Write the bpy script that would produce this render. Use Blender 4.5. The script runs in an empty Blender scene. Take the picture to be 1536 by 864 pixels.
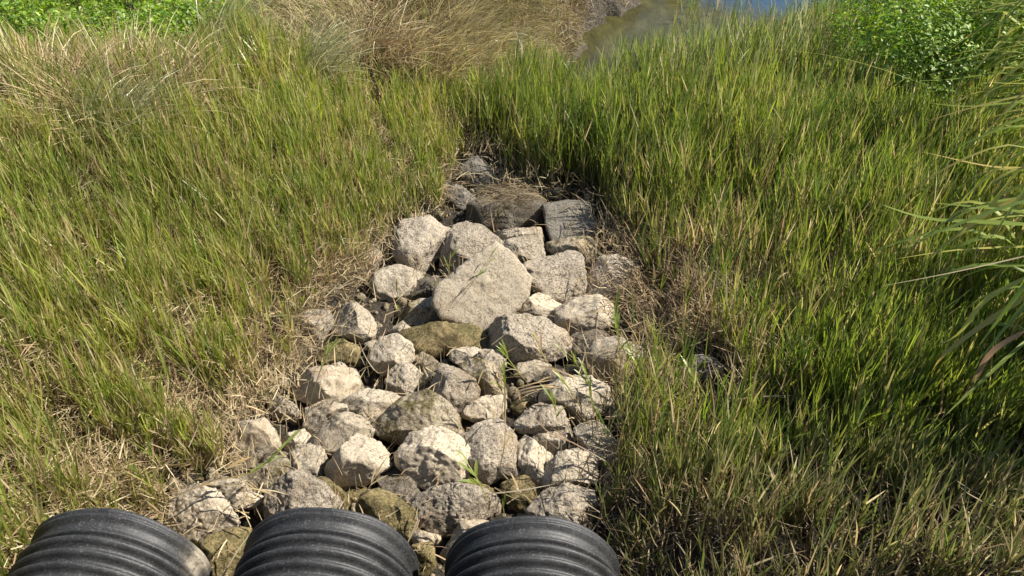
import bpy, math, random
import numpy as np
from mathutils import Vector

# ------------------------------------------------------------------ camera, sky, sun, exposure
F = 1160.0; CU, CV = 768.0, 432.0
PITCH = math.radians(37.0); CAMH = 3.2
SC = bpy.context.scene; COL = SC.collection
cam_data = bpy.data.cameras.new('camera'); cam = bpy.data.objects.new('camera', cam_data); COL.objects.link(cam)
cam_data.sensor_width = 36.0; cam_data.lens = 36.0 * F / 1536.0; cam_data.clip_start = 0.05; cam_data.clip_end = 2000
cam.location = (0, 0, CAMH); cam.rotation_euler = (math.pi / 2 - PITCH, 0, 0); SC.camera = cam
SUN_EL, SUN_AZ = math.radians(48), math.radians(84)          # azimuth: clockwise from +Y, to the right of the view
world = bpy.data.worlds.new('World'); SC.world = world; world.use_nodes = True
wn = world.node_tree; bg = wn.nodes['Background']
sky = wn.nodes.new('ShaderNodeTexSky'); sky.sky_type = 'NISHITA'; sky.sun_disc = False
sky.sun_elevation = SUN_EL; sky.sun_rotation = SUN_AZ; sky.air_density = 1.0; sky.dust_density = 0.6
wn.links.new(sky.outputs[0], bg.inputs[0]); bg.inputs[1].default_value = 0.078
sl = bpy.data.lights.new('sun', 'SUN'); sl.energy = 5.0; sl.angle = math.radians(0.5); sl.color = (1.0, 0.94, 0.85)
so = bpy.data.objects.new('sun', sl); COL.objects.link(so)
S = Vector((math.cos(SUN_EL) * math.sin(SUN_AZ), math.cos(SUN_EL) * math.cos(SUN_AZ), math.sin(SUN_EL)))
so.rotation_euler = S.to_track_quat('Z', 'Y').to_euler(); so.location = (6, 3, 8)
vs = SC.view_settings; vs.view_transform = 'Standard'; vs.look = 'None'; vs.gamma = 1; vs.use_curve_mapping = False
vs.exposure = 0.95
SC.render.engine = 'CYCLES'
SC.cycles.max_bounces = 6; SC.cycles.diffuse_bounces = 3; SC.cycles.glossy_bounces = 2; SC.cycles.transmission_bounces = 4

rng = np.random.default_rng(7); random.seed(7)
CP, SP = math.cos(PITCH), math.sin(PITCH)
R_ = np.array([1.0, 0, 0]); U_ = np.array([0, SP, CP]); FW = np.array([0, CP, -SP]); CAM = np.array([0, 0, CAMH])

def at(u, v, z=0.0):
    """world point on the level plane z that the photograph shows at pixel u, v"""
    d = FW + R_ * ((u - CU) / F) + U_ * ((CV - v) / F)
    return CAM + d * ((z - CAMH) / d[2])

def project(P):
    q = P - CAM
    dep = q @ FW
    dep = np.where(dep < 0.05, 0.05, dep)
    return CU + F * (q @ R_) / dep, CV - F * (q @ U_) / dep, dep

# ------------------------------------------------------------------ noise
def _hash(ix, iy, iz, seed):
    h = (ix.astype(np.int64) * 374761393 + iy.astype(np.int64) * 668265263 + iz.astype(np.int64) * 2147483647 + seed * 144269504) & 0xffffffff
    h = ((h ^ (h >> 13)) * 1274126177) & 0xffffffff
    h = ((h ^ (h >> 16)) * 2246822519) & 0xffffffff
    return ((h ^ (h >> 15)) & 0xffffff) / float(0xffffff)

def vnoise(p, seed=0):
    p = np.asarray(p, float); i = np.floor(p).astype(np.int64); f = p - i; f = f * f * (3 - 2 * f)
    out = 0
    for a in (0, 1):
        for b in (0, 1):
            for c in (0, 1):
                w = (f[:, 0] if a else 1 - f[:, 0]) * (f[:, 1] if b else 1 - f[:, 1]) * (f[:, 2] if c else 1 - f[:, 2])
                out = out + w * _hash(i[:, 0] + a, i[:, 1] + b, i[:, 2] + c, seed)
    return out * 2 - 1

def fbm(p, seed=0, octv=3):
    s = 0; a = 1.0; p = np.asarray(p, float)
    for k in range(octv):
        s = s + a * vnoise(p * (2.03 ** k) + 11.3 * k, seed + k); a *= 0.5
    return s

def n2(x, y, sc, seed, o=2):
    return fbm(np.stack([x * sc, y * sc, np.zeros_like(x)], 1), seed, o)

def sstep(a, b, x):
    t = np.clip((x - a) / (b - a), 0, 1); return t * t * (3 - 2 * t)

# ------------------------------------------------------------------ mesh helpers
def np_mesh(name, verts, quads=None, tris=None, mat=None, colors=None, smooth=True, parent=None):
    me = bpy.data.meshes.new(name)
    verts = np.asarray(verts, np.float32)
    q = np.zeros((0, 4), np.int32) if quads is None else np.asarray(quads, np.int32)
    t = np.zeros((0, 3), np.int32) if tris is None else np.asarray(tris, np.int32)
    me.vertices.add(len(verts)); me.vertices.foreach_set('co', verts.ravel())
    loops = np.concatenate([q.ravel(), t.ravel()])
    me.loops.add(len(loops)); me.loops.foreach_set('vertex_index', loops)
    n = len(q) + len(t); me.polygons.add(n)
    starts = np.concatenate([np.arange(len(q)) * 4, len(q) * 4 + np.arange(len(t)) * 3]).astype(np.int32)
    me.polygons.foreach_set('loop_start', starts)
    if smooth: me.polygons.foreach_set('use_smooth', np.ones(n, bool))
    me.update(calc_edges=True)
    if colors is not None:
        ca = me.color_attributes.new('tint', 'FLOAT_COLOR', 'POINT')
        c4 = np.ones((len(verts), 4), np.float32); c4[:, :3] = colors
        ca.data.foreach_set('color', c4.ravel())
    if mat: me.materials.append(mat)
    o = bpy.data.objects.new(name, me); COL.objects.link(o)
    if parent: o.parent = parent
    return o

def tag(o, label=None, cat=None, group=None, kind=None):
    if label: o['label'] = label
    if cat: o['category'] = cat
    if group: o['group'] = group
    if kind: o['kind'] = kind
    return o

def empty(name, loc=(0, 0, 0)):
    o = bpy.data.objects.new(name, None); COL.objects.link(o); o.location = loc; return o

def recenter(o, loc):
    """move the mesh origin to loc without moving the mesh"""
    me = o.data; n = len(me.vertices); co = np.empty(n * 3, np.float32); me.vertices.foreach_get('co', co)
    co = co.reshape(-1, 3) - np.asarray(loc, np.float32); me.vertices.foreach_set('co', co.ravel()); o.location = tuple(float(a) for a in loc)

# ------------------------------------------------------------------ materials
def new_mat(name):
    m = bpy.data.materials.new(name); m.use_nodes = True; nt = m.node_tree
    return m, nt, nt.nodes['Principled BSDF'], nt.nodes, nt.links

def tex_noise(nt, scale, detail=5, rough=.55, vec=None):
    n = nt.nodes.new('ShaderNodeTexNoise'); n.inputs['Scale'].default_value = scale
    n.inputs['Detail'].default_value = detail; n.inputs['Roughness'].default_value = rough
    if vec: nt.links.new(vec, n.inputs['Vector'])
    return n

def ramp(nt, src, stops):
    r = nt.nodes.new('ShaderNodeValToRGB'); nt.links.new(src, r.inputs[0])
    e = r.color_ramp.elements
    while len(e) < len(stops): e.new(0.5)
    for k, (p, c) in enumerate(stops):
        e[k].position = p; e[k].color = (*c, 1) if len(c) == 3 else c
    return r

def mixc(nt, fac, a, b):
    m = nt.nodes.new('ShaderNodeMix'); m.data_type = 'RGBA'
    if hasattr(fac, 'links') or hasattr(fac, 'node'): nt.links.new(fac, m.inputs[0])
    else: m.inputs[0].default_value = fac
    for s, i in ((a, 6), (b, 7)):
        if isinstance(s, tuple): m.inputs[i].default_value = (*s, 1)
        else: nt.links.new(s, m.inputs[i])
    return m.outputs[2]

def gray(v): return (v, v, v)

def stone_mat(name, light, mid, dark, pit=0.5, algae=0.0, bump=0.6, spk=0.35, rough=0.92):
    m, nt, b, N, L = new_mat(name)
    geo = N.new('ShaderNodeNewGeometry'); oi = N.new('ShaderNodeObjectInfo')
    vadd = N.new('ShaderNodeVectorMath'); vadd.operation = 'ADD'
    L.new(geo.outputs['Position'], vadd.inputs[0]); L.new(oi.outputs['Random'], vadd.inputs[1]); vec = vadd.outputs[0]
    big = tex_noise(nt, 7, 4, .6, vec); fine = tex_noise(nt, 85, 6, .7, vec); med = tex_noise(nt, 28, 5, .65, vec)
    base = ramp(nt, big.outputs[0], [(0.3, mid), (0.62, light)])
    c = mixc(nt, ramp(nt, med.outputs[0], [(0.40, gray(0)), (0.72, gray(0.55))]).outputs[0], base.outputs[0], tuple(x * 1.12 for x in light))
    # dark lichen specks and pits
    vor = N.new('ShaderNodeTexVoronoi'); vor.inputs['Scale'].default_value = 75; L.new(vec, vor.inputs['Vector'])
    spotmask = N.new('ShaderNodeMath'); spotmask.operation = 'MULTIPLY'
    L.new(ramp(nt, vor.outputs['Distance'], [(0.14, gray(1)), (0.42, gray(0))]).outputs[0], spotmask.inputs[0])
    L.new(ramp(nt, med.outputs[0], [(0.55 - pit * .05, gray(0)), (0.68, gray(1))]).outputs[0], spotmask.inputs[1])
    speck = ramp(nt, fine.outputs[0], [(0.40 + .04 * spk, gray(1)), (0.47 + .05 * spk, gray(0))])
    sp = N.new('ShaderNodeMath'); sp.operation = 'MULTIPLY'; sp.inputs[1].default_value = min(1, spk + .25)
    L.new(speck.outputs[0], sp.inputs[0])
    c = mixc(nt, sp.outputs[0], c, dark)
    sm2 = N.new('ShaderNodeMath'); sm2.operation = 'MULTIPLY'; sm2.inputs[1].default_value = min(1, pit)
    L.new(spotmask.outputs[0], sm2.inputs[0])
    c = mixc(nt, sm2.outputs[0], c, tuple(x * .6 for x in dark))
    if algae > 0:
        am = ramp(nt, tex_noise(nt, 9, 5, .65, vec).outputs[0], [(0.62 - algae * .3, gray(0)), (0.74 - algae * .25, gray(1))])
        ac = ramp(nt, fine.outputs[0], [(0.35, (0.045, 0.038, 0.016)), (0.55, (0.12, 0.098, 0.038)), (0.72, (0.24, 0.19, 0.085))])
        c = mixc(nt, am.outputs[0], c, ac.outputs[0])
    st = ramp(nt, tex_noise(nt, 3.1, 4, .6, vec).outputs[0], [(0.56, gray(0)), (0.70, gray(.45))])
    c = mixc(nt, st.outputs[0], c, (0.27, 0.185, 0.10))
    wv = N.new('ShaderNodeVectorMath'); wv.operation = 'MULTIPLY_ADD'; L.new(big.outputs['Color'], wv.inputs[0]); wv.inputs[1].default_value = (.35, .35, .35); L.new(vec, wv.inputs[2])
    ck = N.new('ShaderNodeTexVoronoi'); ck.feature = 'DISTANCE_TO_EDGE'; ck.inputs['Scale'].default_value = 4.5; L.new(wv.outputs[0], ck.inputs['Vector'])
    ckr = ramp(nt, ck.outputs['Distance'], [(0.0, gray(.85)), (0.016, gray(0))]); c = mixc(nt, ckr.outputs[0], c, tuple(x * .45 for x in dark))
    # tone differs from stone to stone
    hv = N.new('ShaderNodeHueSaturation'); L.new(c, hv.inputs['Color'])
    mr = N.new('ShaderNodeMapRange'); mr.inputs[3].default_value = 0.80; mr.inputs[4].default_value = 1.22
    L.new(oi.outputs['Random'], mr.inputs[0]); L.new(mr.outputs[0], hv.inputs['Value'])
    L.new(hv.outputs[0], b.inputs['Base Color']); b.inputs['Roughness'].default_value = rough
    b.inputs['Specular IOR Level'].default_value = 0.25
    bm1 = N.new('ShaderNodeBump'); bm1.inputs['Strength'].default_value = bump; bm1.inputs['Distance'].default_value = 0.012
    h = N.new('ShaderNodeMath'); h.operation = 'SUBTRACT'; L.new(fine.outputs[0], h.inputs[0]); L.new(sm2.outputs[0], h.inputs[1]); L.new(h.outputs[0], bm1.inputs['Height'])
    bm2 = N.new('ShaderNodeBump'); bm2.inputs['Strength'].default_value = bump * .8; bm2.inputs['Distance'].default_value = 0.03
    L.new(med.outputs[0], bm2.inputs['Height']); L.new(bm1.outputs[0], bm2.inputs['Normal']); L.new(bm2.outputs[0], b.inputs['Normal'])
    return m

MST = {
 'pale':  stone_mat('pale_limestone', (0.427, 0.365, 0.268), (0.34, 0.29, 0.215), (0.13, 0.105, 0.08), pit=.35, spk=.42),
 'smooth': stone_mat('smooth_limestone', (0.427, 0.36, 0.259), (0.37, 0.315, 0.23), (0.20, 0.16, 0.12), pit=.22, spk=.5, bump=.4),
 'pitted': stone_mat('pitted_limestone', (0.475, 0.402, 0.3), (0.35, 0.30, 0.225), (0.11, 0.09, 0.07), pit=.9, spk=.5, bump=1.0),
 'partalgae': stone_mat('stained_limestone', (0.35, 0.295, 0.21), (0.25, 0.205, 0.14), (0.10, 0.08, 0.05), pit=.5, algae=.55, spk=.5),
 'algae': stone_mat('algae_stone', (0.26, 0.20, 0.095), (0.16, 0.125, 0.055), (0.06, 0.05, 0.02), pit=.5, algae=.72, spk=.6, rough=.8),
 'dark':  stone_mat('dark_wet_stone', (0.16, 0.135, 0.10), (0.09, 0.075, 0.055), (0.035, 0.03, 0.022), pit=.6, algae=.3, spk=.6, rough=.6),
 'gray':  stone_mat('grey_concrete', (0.22, 0.20, 0.165), (0.14, 0.125, 0.10), (0.09, 0.08, 0.065), pit=.7, spk=.6, bump=.8),
}

def grass_mat(name, transl=0.35, gloss=0.07, grough=.38):
    m = bpy.data.materials.new(name); m.use_nodes = True; nt = m.node_tree; N = nt.nodes; L = nt.links
    N.remove(N['Principled BSDF']); out = N['Material Output']
    a = N.new('ShaderNodeAttribute'); a.attribute_name = 'tint'
    d = N.new('ShaderNodeBsdfDiffuse'); t = N.new('ShaderNodeBsdfTranslucent'); g = N.new('ShaderNodeBsdfGlossy')
    g.inputs['Roughness'].default_value = grough; g.inputs['Color'].default_value = (.9, .95, .85, 1)
    hs = N.new('ShaderNodeHueSaturation'); hs.inputs['Saturation'].default_value = 1.12; hs.inputs['Value'].default_value = 1.5
    L.new(a.outputs['Color'], d.inputs[0]); L.new(a.outputs['Color'], hs.inputs['Color']); L.new(hs.outputs[0], t.inputs[0])
    m1 = N.new('ShaderNodeMixShader'); m1.inputs[0].default_value = transl; L.new(d.outputs[0], m1.inputs[1]); L.new(t.outputs[0], m1.inputs[2])
    m2 = N.new('ShaderNodeMixShader'); m2.inputs[0].default_value = gloss; L.new(m1.outputs[0], m2.inputs[1]); L.new(g.outputs[0], m2.inputs[2])
    L.new(m2.outputs[0], out.inputs[0])
    return m
M_GRASS = grass_mat('green_blade', .48, .045); M_DRY = grass_mat('dry_blade', .2, .012, .5); M_LEAF = grass_mat('broad_leaf', .42, .035, .45)

def soil_mat():
    m, nt, b, N, L = new_mat('mud_and_soil')
    geo = N.new('ShaderNodeNewGeometry'); v = geo.outputs['Position']
    big = tex_noise(nt, 1.3, 4, .6, v); fine = tex_noise(nt, 40, 6, .7, v); mid = tex_noise(nt, 9, 5, .6, v)
    c1 = ramp(nt, fine.outputs[0], [(0.3, (0.02, 0.016, 0.011)), (0.55, (0.05, 0.04, 0.027)), (0.78, (0.13, 0.105, 0.07))])
    c2 = ramp(nt, fine.outputs[0], [(0.38, (0.02, 0.017, 0.012)), (0.52, (0.09, 0.076, 0.054)), (0.7, (0.20, 0.17, 0.125))])
    a = N.new('ShaderNodeAttribute'); a.attribute_name = 'tint'
    sp = N.new('ShaderNodeSeparateColor'); L.new(a.outputs['Color'], sp.inputs[0])
    c = mixc(nt, sp.outputs[0], c1.outputs[0], c2.outputs[0])
    c3 = ramp(nt, mid.outputs[0], [(0.42, (0.05, 0.05, 0.018)), (0.6, (0.14, 0.125, 0.05))])
    c = mixc(nt, sp.outputs[1], c, c3.outputs[0])
    L.new(c, b.inputs['Base Color']); b.inputs['Roughness'].default_value = .9; b.inputs['Specular IOR Level'].default_value = .3
    bm = N.new('ShaderNodeBump'); bm.inputs['Strength'].default_value = .8; bm.inputs['Distance'].default_value = .03; L.new(fine.outputs[0], bm.inputs['Height'])
    bm2 = N.new('ShaderNodeBump'); bm2.inputs['Strength'].default_value = .7; bm2.inputs['Distance'].default_value = .08; L.new(mid.outputs[0], bm2.inputs['Height'])
    L.new(bm.outputs[0], bm2.inputs['Normal']); L.new(bm2.outputs[0], b.inputs['Normal'])
    return m
M_SOIL = soil_mat()

def water_mat():
    m, nt, b, N, L = new_mat('shallow_green_water')
    geo = N.new('ShaderNodeNewGeometry'); v = geo.outputs['Position']
    mpw = N.new('ShaderNodeMapping'); mpw.inputs['Rotation'].default_value = (0, 0, -.5); mpw.inputs['Scale'].default_value = (1, .35, 1); L.new(v, mpw.inputs[0])
    n = tex_noise(nt, 4.5, 8, .72, mpw.outputs[0]); f = tex_noise(nt, 16, 4, .6, mpw.outputs[0])
    c = ramp(nt, n.outputs[0], [(0.34, (0.035, 0.032, 0.012)), (0.52, (0.06, 0.056, 0.02)), (0.70, (0.10, 0.092, 0.036))])
    sep = N.new('ShaderNodeSeparateXYZ'); L.new(v, sep.inputs[0])
    # reflected sky: blue put into the far creek's base colour, with more specular
    ad = N.new('ShaderNodeMath'); ad.operation = 'ADD'; L.new(sep.outputs[0], ad.inputs[0]); L.new(sep.outputs[1], ad.inputs[1])
    mr = N.new('ShaderNodeMapRange'); mr.inputs[1].default_value = 13.3; mr.inputs[2].default_value = 14.6; L.new(ad.outputs[0], mr.inputs[0])
    c2 = mixc(nt, mr.outputs[0], c.outputs[0], (0.02, 0.045, 0.075))
    spc = N.new('ShaderNodeMapRange'); spc.inputs[3].default_value = .10; spc.inputs[4].default_value = .55; L.new(mr.outputs[0], spc.inputs[0])
    L.new(c2, b.inputs['Base Color']); b.inputs['Roughness'].default_value = .08; b.inputs['IOR'].default_value = 1.33; nt.links.new(spc.outputs[0], b.inputs['Specular IOR Level'])
    bm = N.new('ShaderNodeBump'); bm.inputs['Strength'].default_value = .35; bm.inputs['Distance'].default_value = .02; L.new(f.outputs[0], bm.inputs['Height'])
    L.new(bm.outputs[0], b.inputs['Normal'])
    return m
M_WATER = water_mat()

def pipe_mat(name, c0, c1, rough):
    m, nt, b, N, L = new_mat(name)
    geo = N.new('ShaderNodeNewGeometry'); tc = N.new('ShaderNodeTexCoord'); v = tc.outputs['Object']
    n = tex_noise(nt, 10, 6, .7, v); f = tex_noise(nt, 130, 5, .8, v)
    mp = N.new('ShaderNodeMapping'); mp.inputs['Scale'].default_value = (60, 5, 60); L.new(v, mp.inputs[0])
    st = tex_noise(nt, 1, 4, .7, mp.outputs[0])
    c = ramp(nt, n.outputs[0], [(0.32, c0), (0.7, c1)])
    dust = ramp(nt, f.outputs[0], [(0.54, gray(0)), (0.72, gray(.75))])
    cc = mixc(nt, dust.outputs[0], c.outputs[0], (0.22, 0.21, 0.195))
    str_ = ramp(nt, st.outputs[0], [(0.56, gray(0)), (0.76, gray(.3))])
    cc = mixc(nt, str_.outputs[0], cc, (0.16, 0.155, 0.145))
    # dried mud splashed on one pipe
    a = N.new('ShaderNodeAttribute'); a.attribute_name = 'tint'; sp = N.new('ShaderNodeSeparateColor'); L.new(a.outputs['Color'], sp.inputs[0])
    n3 = tex_noise(nt, 24, 6, .75, v); ml = N.new('ShaderNodeMath'); ml.operation = 'MULTIPLY'
    L.new(ramp(nt, n3.outputs[0], [(0.36, gray(0)), (0.52, gray(1))]).outputs[0], ml.inputs[0]); L.new(sp.outputs[0], ml.inputs[1])
    cc = mixc(nt, ml.outputs[0], cc, (0.33, 0.29, 0.22))
    L.new(cc, b.inputs['Base Color'])
    rr = ramp(nt, n.outputs[0], [(0.3, gray(rough - .1)), (0.7, gray(rough + .12))]); L.new(rr.outputs[0], b.inputs['Roughness'])
    bm = N.new('ShaderNodeBump'); bm.inputs['Strength'].default_value = .25; bm.inputs['Distance'].default_value = .004; L.new(f.outputs[0], bm.inputs['Height'])
    L.new(bm.outputs[0], b.inputs['Normal'])
    return m
M_PIPE = pipe_mat('black_polyethylene', (0.012, 0.0125, 0.013), (0.036, 0.037, 0.038), .54)

# ------------------------------------------------------------------ terrain
BEDPX = [(235, 900), (245, 745), (335, 700), (335, 640), (400, 600), (430, 560), (440, 480), (500, 440), (550, 385), (590, 340), (650, 320),
         (680, 240), (735, 235), (790, 290), (890, 300), (930, 370), (960, 400), (975, 480), (985, 550), (930, 600), (940, 700), (890, 770), (905, 900)]
BED = np.array([at(u, v)[:2] for u, v in BEDPX]); BED = np.vstack([BED, [[0.2, 1.2], [-.7, 1.2]]])

def poly_sdf(x, y, poly):
    P = np.stack([x, y], 1); d = np.full(len(x), 1e9); inside = np.zeros(len(x), bool)
    n = len(poly)
    for i in range(n):
        a = poly[i]; b = poly[(i + 1) % n]; ab = b - a; ap = P - a
        t = np.clip((ap @ ab) / (ab @ ab), 0, 1); q = ap - t[:, None] * ab; d = np.minimum(d, np.hypot(q[:, 0], q[:, 1]))
        cnd = ((a[1] > P[:, 1]) != (b[1] > P[:, 1]))
        with np.errstate(divide='ignore', invalid='ignore'):
            xi = (b[0] - a[0]) * (P[:, 1] - a[1]) / (b[1] - a[1]) + a[0]
        inside ^= cnd & (P[:, 0] < xi)
    return np.where(inside, -d, d)

CH = np.array([[0.75, 7.75], [1.5, 8.2], [2.15, 9.2], [3.3, 10.9], [5.2, 14.0], [9.0, 21.0], [20, 40], [60, 100], [200, 330]])
CHW = np.array([0.35, 0.85, 1.25, 1.3, 1.7, 2.6, 4, 7, 10])
def chan(x, y):
    P = np.stack([x, y], 1); best = np.full(len(x), 1e9)
    for i in range(len(CH) - 1):
        a, b = CH[i], CH[i + 1]; ab = b - a; t = np.clip(((P - a) @ ab) / (ab @ ab), 0, 1)
        q = P - a - t[:, None] * ab; w = CHW[i] + (CHW[i + 1] - CHW[i]) * t
        best = np.minimum(best, np.hypot(q[:, 0], q[:, 1]) - w)
    return best + .09 * n2(x, y, 2.6, 66, 3) * sstep(3, -1, best)       # < 0 inside the creek

def bump(x, y, u, v, rx, ry, h):
    c = at(u, v); return h * np.exp(-((x - c[0]) / rx) ** 2 - ((y - c[1]) / ry) ** 2)

BUR = np.array([99., 99., 0])
def height(x, y):
    d = poly_sdf(x, y, BED); out = np.clip(d, 0, None)
    left = sstep(0.2, -0.6, x + (y - 4) * .05); H = 0.62 * left + 0.38 * (1 - left)
    h = H * sstep(0, 1.9, out) + 0.05 * sstep(0, .25, out)
    # low ground between the rock bed and the creek
    c = at(760, 190); low = np.exp(-((x - c[0] - .35) / 1.3) ** 2 - ((y - c[1]) / 1.6) ** 2); h = h * (1 - .8 * low)
    cd = chan(x, y)
    h = h * sstep(0.0, 1.1, cd) + 0.0
    h = h - 0.42 * sstep(0.25, -0.35, cd)
    h = h + bump(x, y, 640, 30, 1.3, 1.1, .45) * sstep(.1, 1.0, cd) + bump(x, y, 60, 20, 2.2, 2.0, .35)
    h = h + bump(x, y, 1420, 40, 1.4, 1.8, .45) * sstep(0, .8, cd)
    # fill beside and over the pipes, rising to the track the camera stands on
    h = h + sstep(1.75, 0.2, y) * 1.45 + sstep(2.7, 1.6, y) * sstep(.1, .6, out) * .22
    h = h - .05 * sstep(.0, -.15, d) + .03 * n2(x, y, 3.2, 19, 2) * sstep(.1, -.1, d)
    h = h + 0.05 * n2(x, y, 1.4, 3, 3) * sstep(-.1, .5, out) + 0.018 * n2(x, y, 6, 9, 3)
    far = sstep(14, 40, np.hypot(x, y)); h = h + far * 0.5 * n2(x, y, .03, 5, 3) * sstep(0, 4, cd)
    h = h + bump(x, y, 895, 22, .45, .7, .26) * sstep(-.05, .35, cd)
    r = np.hypot(x - BUR[0], (y - BUR[1])); h = h - .30 * sstep(.16, .07, r) + .05 * np.exp(-((r - .2) / .06) ** 2) + .03 * n2(x, y, 9, 88, 3) * np.exp(-((cd - .3) / .4) ** 2) * (y > 7)
    return h

def axis(lo, hi, st, far):
    c = np.arange(lo, hi + 1e-6, st); g = []; s = st; p = hi
    while p < far: s *= 1.22; p += s; g.append(p)
    g2 = []; s = st; p = lo
    while p > -far: s *= 1.22; p -= s; g2.append(p)
    return np.array(g2[::-1] + list(c) + g)
XS = axis(-6.5, 7.0, .045, 600); YS = axis(0.2, 13.2, .045, 600)
gx, gy = np.meshgrid(XS, YS); fx, fy = gx.ravel(), gy.ravel(); fz = height(fx, fy)
nx, ny = len(XS), len(YS); idx = np.arange(nx * ny).reshape(ny, nx)
q = np.stack([idx[:-1, :-1], idx[:-1, 1:], idx[1:, 1:], idx[1:, :-1]], -1).reshape(-1, 4)
cdv = chan(fx, fy)
mudm = np.exp(-((cdv - .35) / .5) ** 2) * (fx < 2.6 + .5 * (fy - 10)) * sstep(7.0, 8.0, fy)
tint = np.stack([np.clip(mudm, 0, 1), sstep(.1, -.2, cdv), 0 * mudm], 1)
for zt in np.arange(.5, -.3, -.01):
    p_ = at(914, 22, zt); h_ = height(np.array([p_[0]]), np.array([p_[1]]))[0]
    if h_ >= zt: BUR = p_; print('burrow', p_, h_); break
fz = height(fx, fy)
g = np_mesh('ground', np.stack([fx, fy, fz], 1), quads=q, mat=M_SOIL, colors=tint)
tag(g, 'dark muddy earth under the stones and grass', 'ground', kind='structure')
# height lookup on the fine part
def hz(x, y): return height(np.atleast_1d(np.asarray(x, float)), np.atleast_1d(np.asarray(y, float)))
W = np.array([[-1.0, 6.0], [1.0, 5.8], [5.0, 7.5], [16, 18], [260, 320], [160, 360], [-6, 22], [-.6, 9.5]])
wo = np_mesh('creek_water', np.column_stack([W, np.full(len(W), -0.10)]), mat=M_WATER, smooth=False,
             tris=[(0, 1, 2), (0, 2, 7), (7, 2, 3), (7, 3, 6), (6, 3, 4), (6, 4, 5)])
tag(wo, 'shallow olive green creek water turning blue further off', 'water', kind='structure')

# ------------------------------------------------------------------ rocks
def ico(sub):
    import bmesh
    bm = bmesh.new(); bmesh.ops.create_icosphere(bm, subdivisions=sub, radius=1.0)
    v = np.array([p.co[:] for p in bm.verts]); f = np.array([[q.index for q in p.verts] for p in bm.faces]); bm.free()
    return v / np.linalg.norm(v, axis=1)[:, None], f
ICO6, ICO5, ICO4 = ico(6), ico(5), ico(4)
CROP = {'A': (560, 220, 3.457), 'B': (400, 430, 3.6), 'C': (700, 430, 3.6), 'D': (240, 600, 3.274), 'E': (560, 600, 3.274), 'P': (0, 0, 1)}

GROW = 1.22
def star(poly, theta, sharp=False):
    p = np.array(poly, float); nxt = np.roll(p, -1, 0)
    cr = p[:, 0] * nxt[:, 1] - nxt[:, 0] * p[:, 1]; A = cr.sum() / 2
    c = np.array([((p[:, 0] + nxt[:, 0]) * cr).sum(), ((p[:, 1] + nxt[:, 1]) * cr).sum()]) / (6 * A)
    t = np.linspace(0, 1, 24, endpoint=False)[None, :, None]
    s = (p[:, None] * (1 - t) + nxt[:, None] * t).reshape(-1, 2) - c
    th = np.arctan2(-s[:, 1], s[:, 0]); r = np.hypot(s[:, 0], s[:, 1])
    o = np.argsort(th); th, r = th[o], r[o]
    grid = np.linspace(-np.pi, np.pi, 181)[:-1]
    rr = np.interp(grid, np.concatenate([th - 2 * np.pi, th, th + 2 * np.pi]), np.tile(r, 3))
    k = np.array([0, 0, 1.08, 0, 0]) if sharp else np.array([1, 2, 3, 2, 1.]) / 9 * GROW
    rr = sum(k[i] * np.roll(rr, i - 2) for i in range(5))
    return c, np.interp(theta, np.append(grid, np.pi), np.append(rr, rr[0])), rr.mean(), abs(A)

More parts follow.
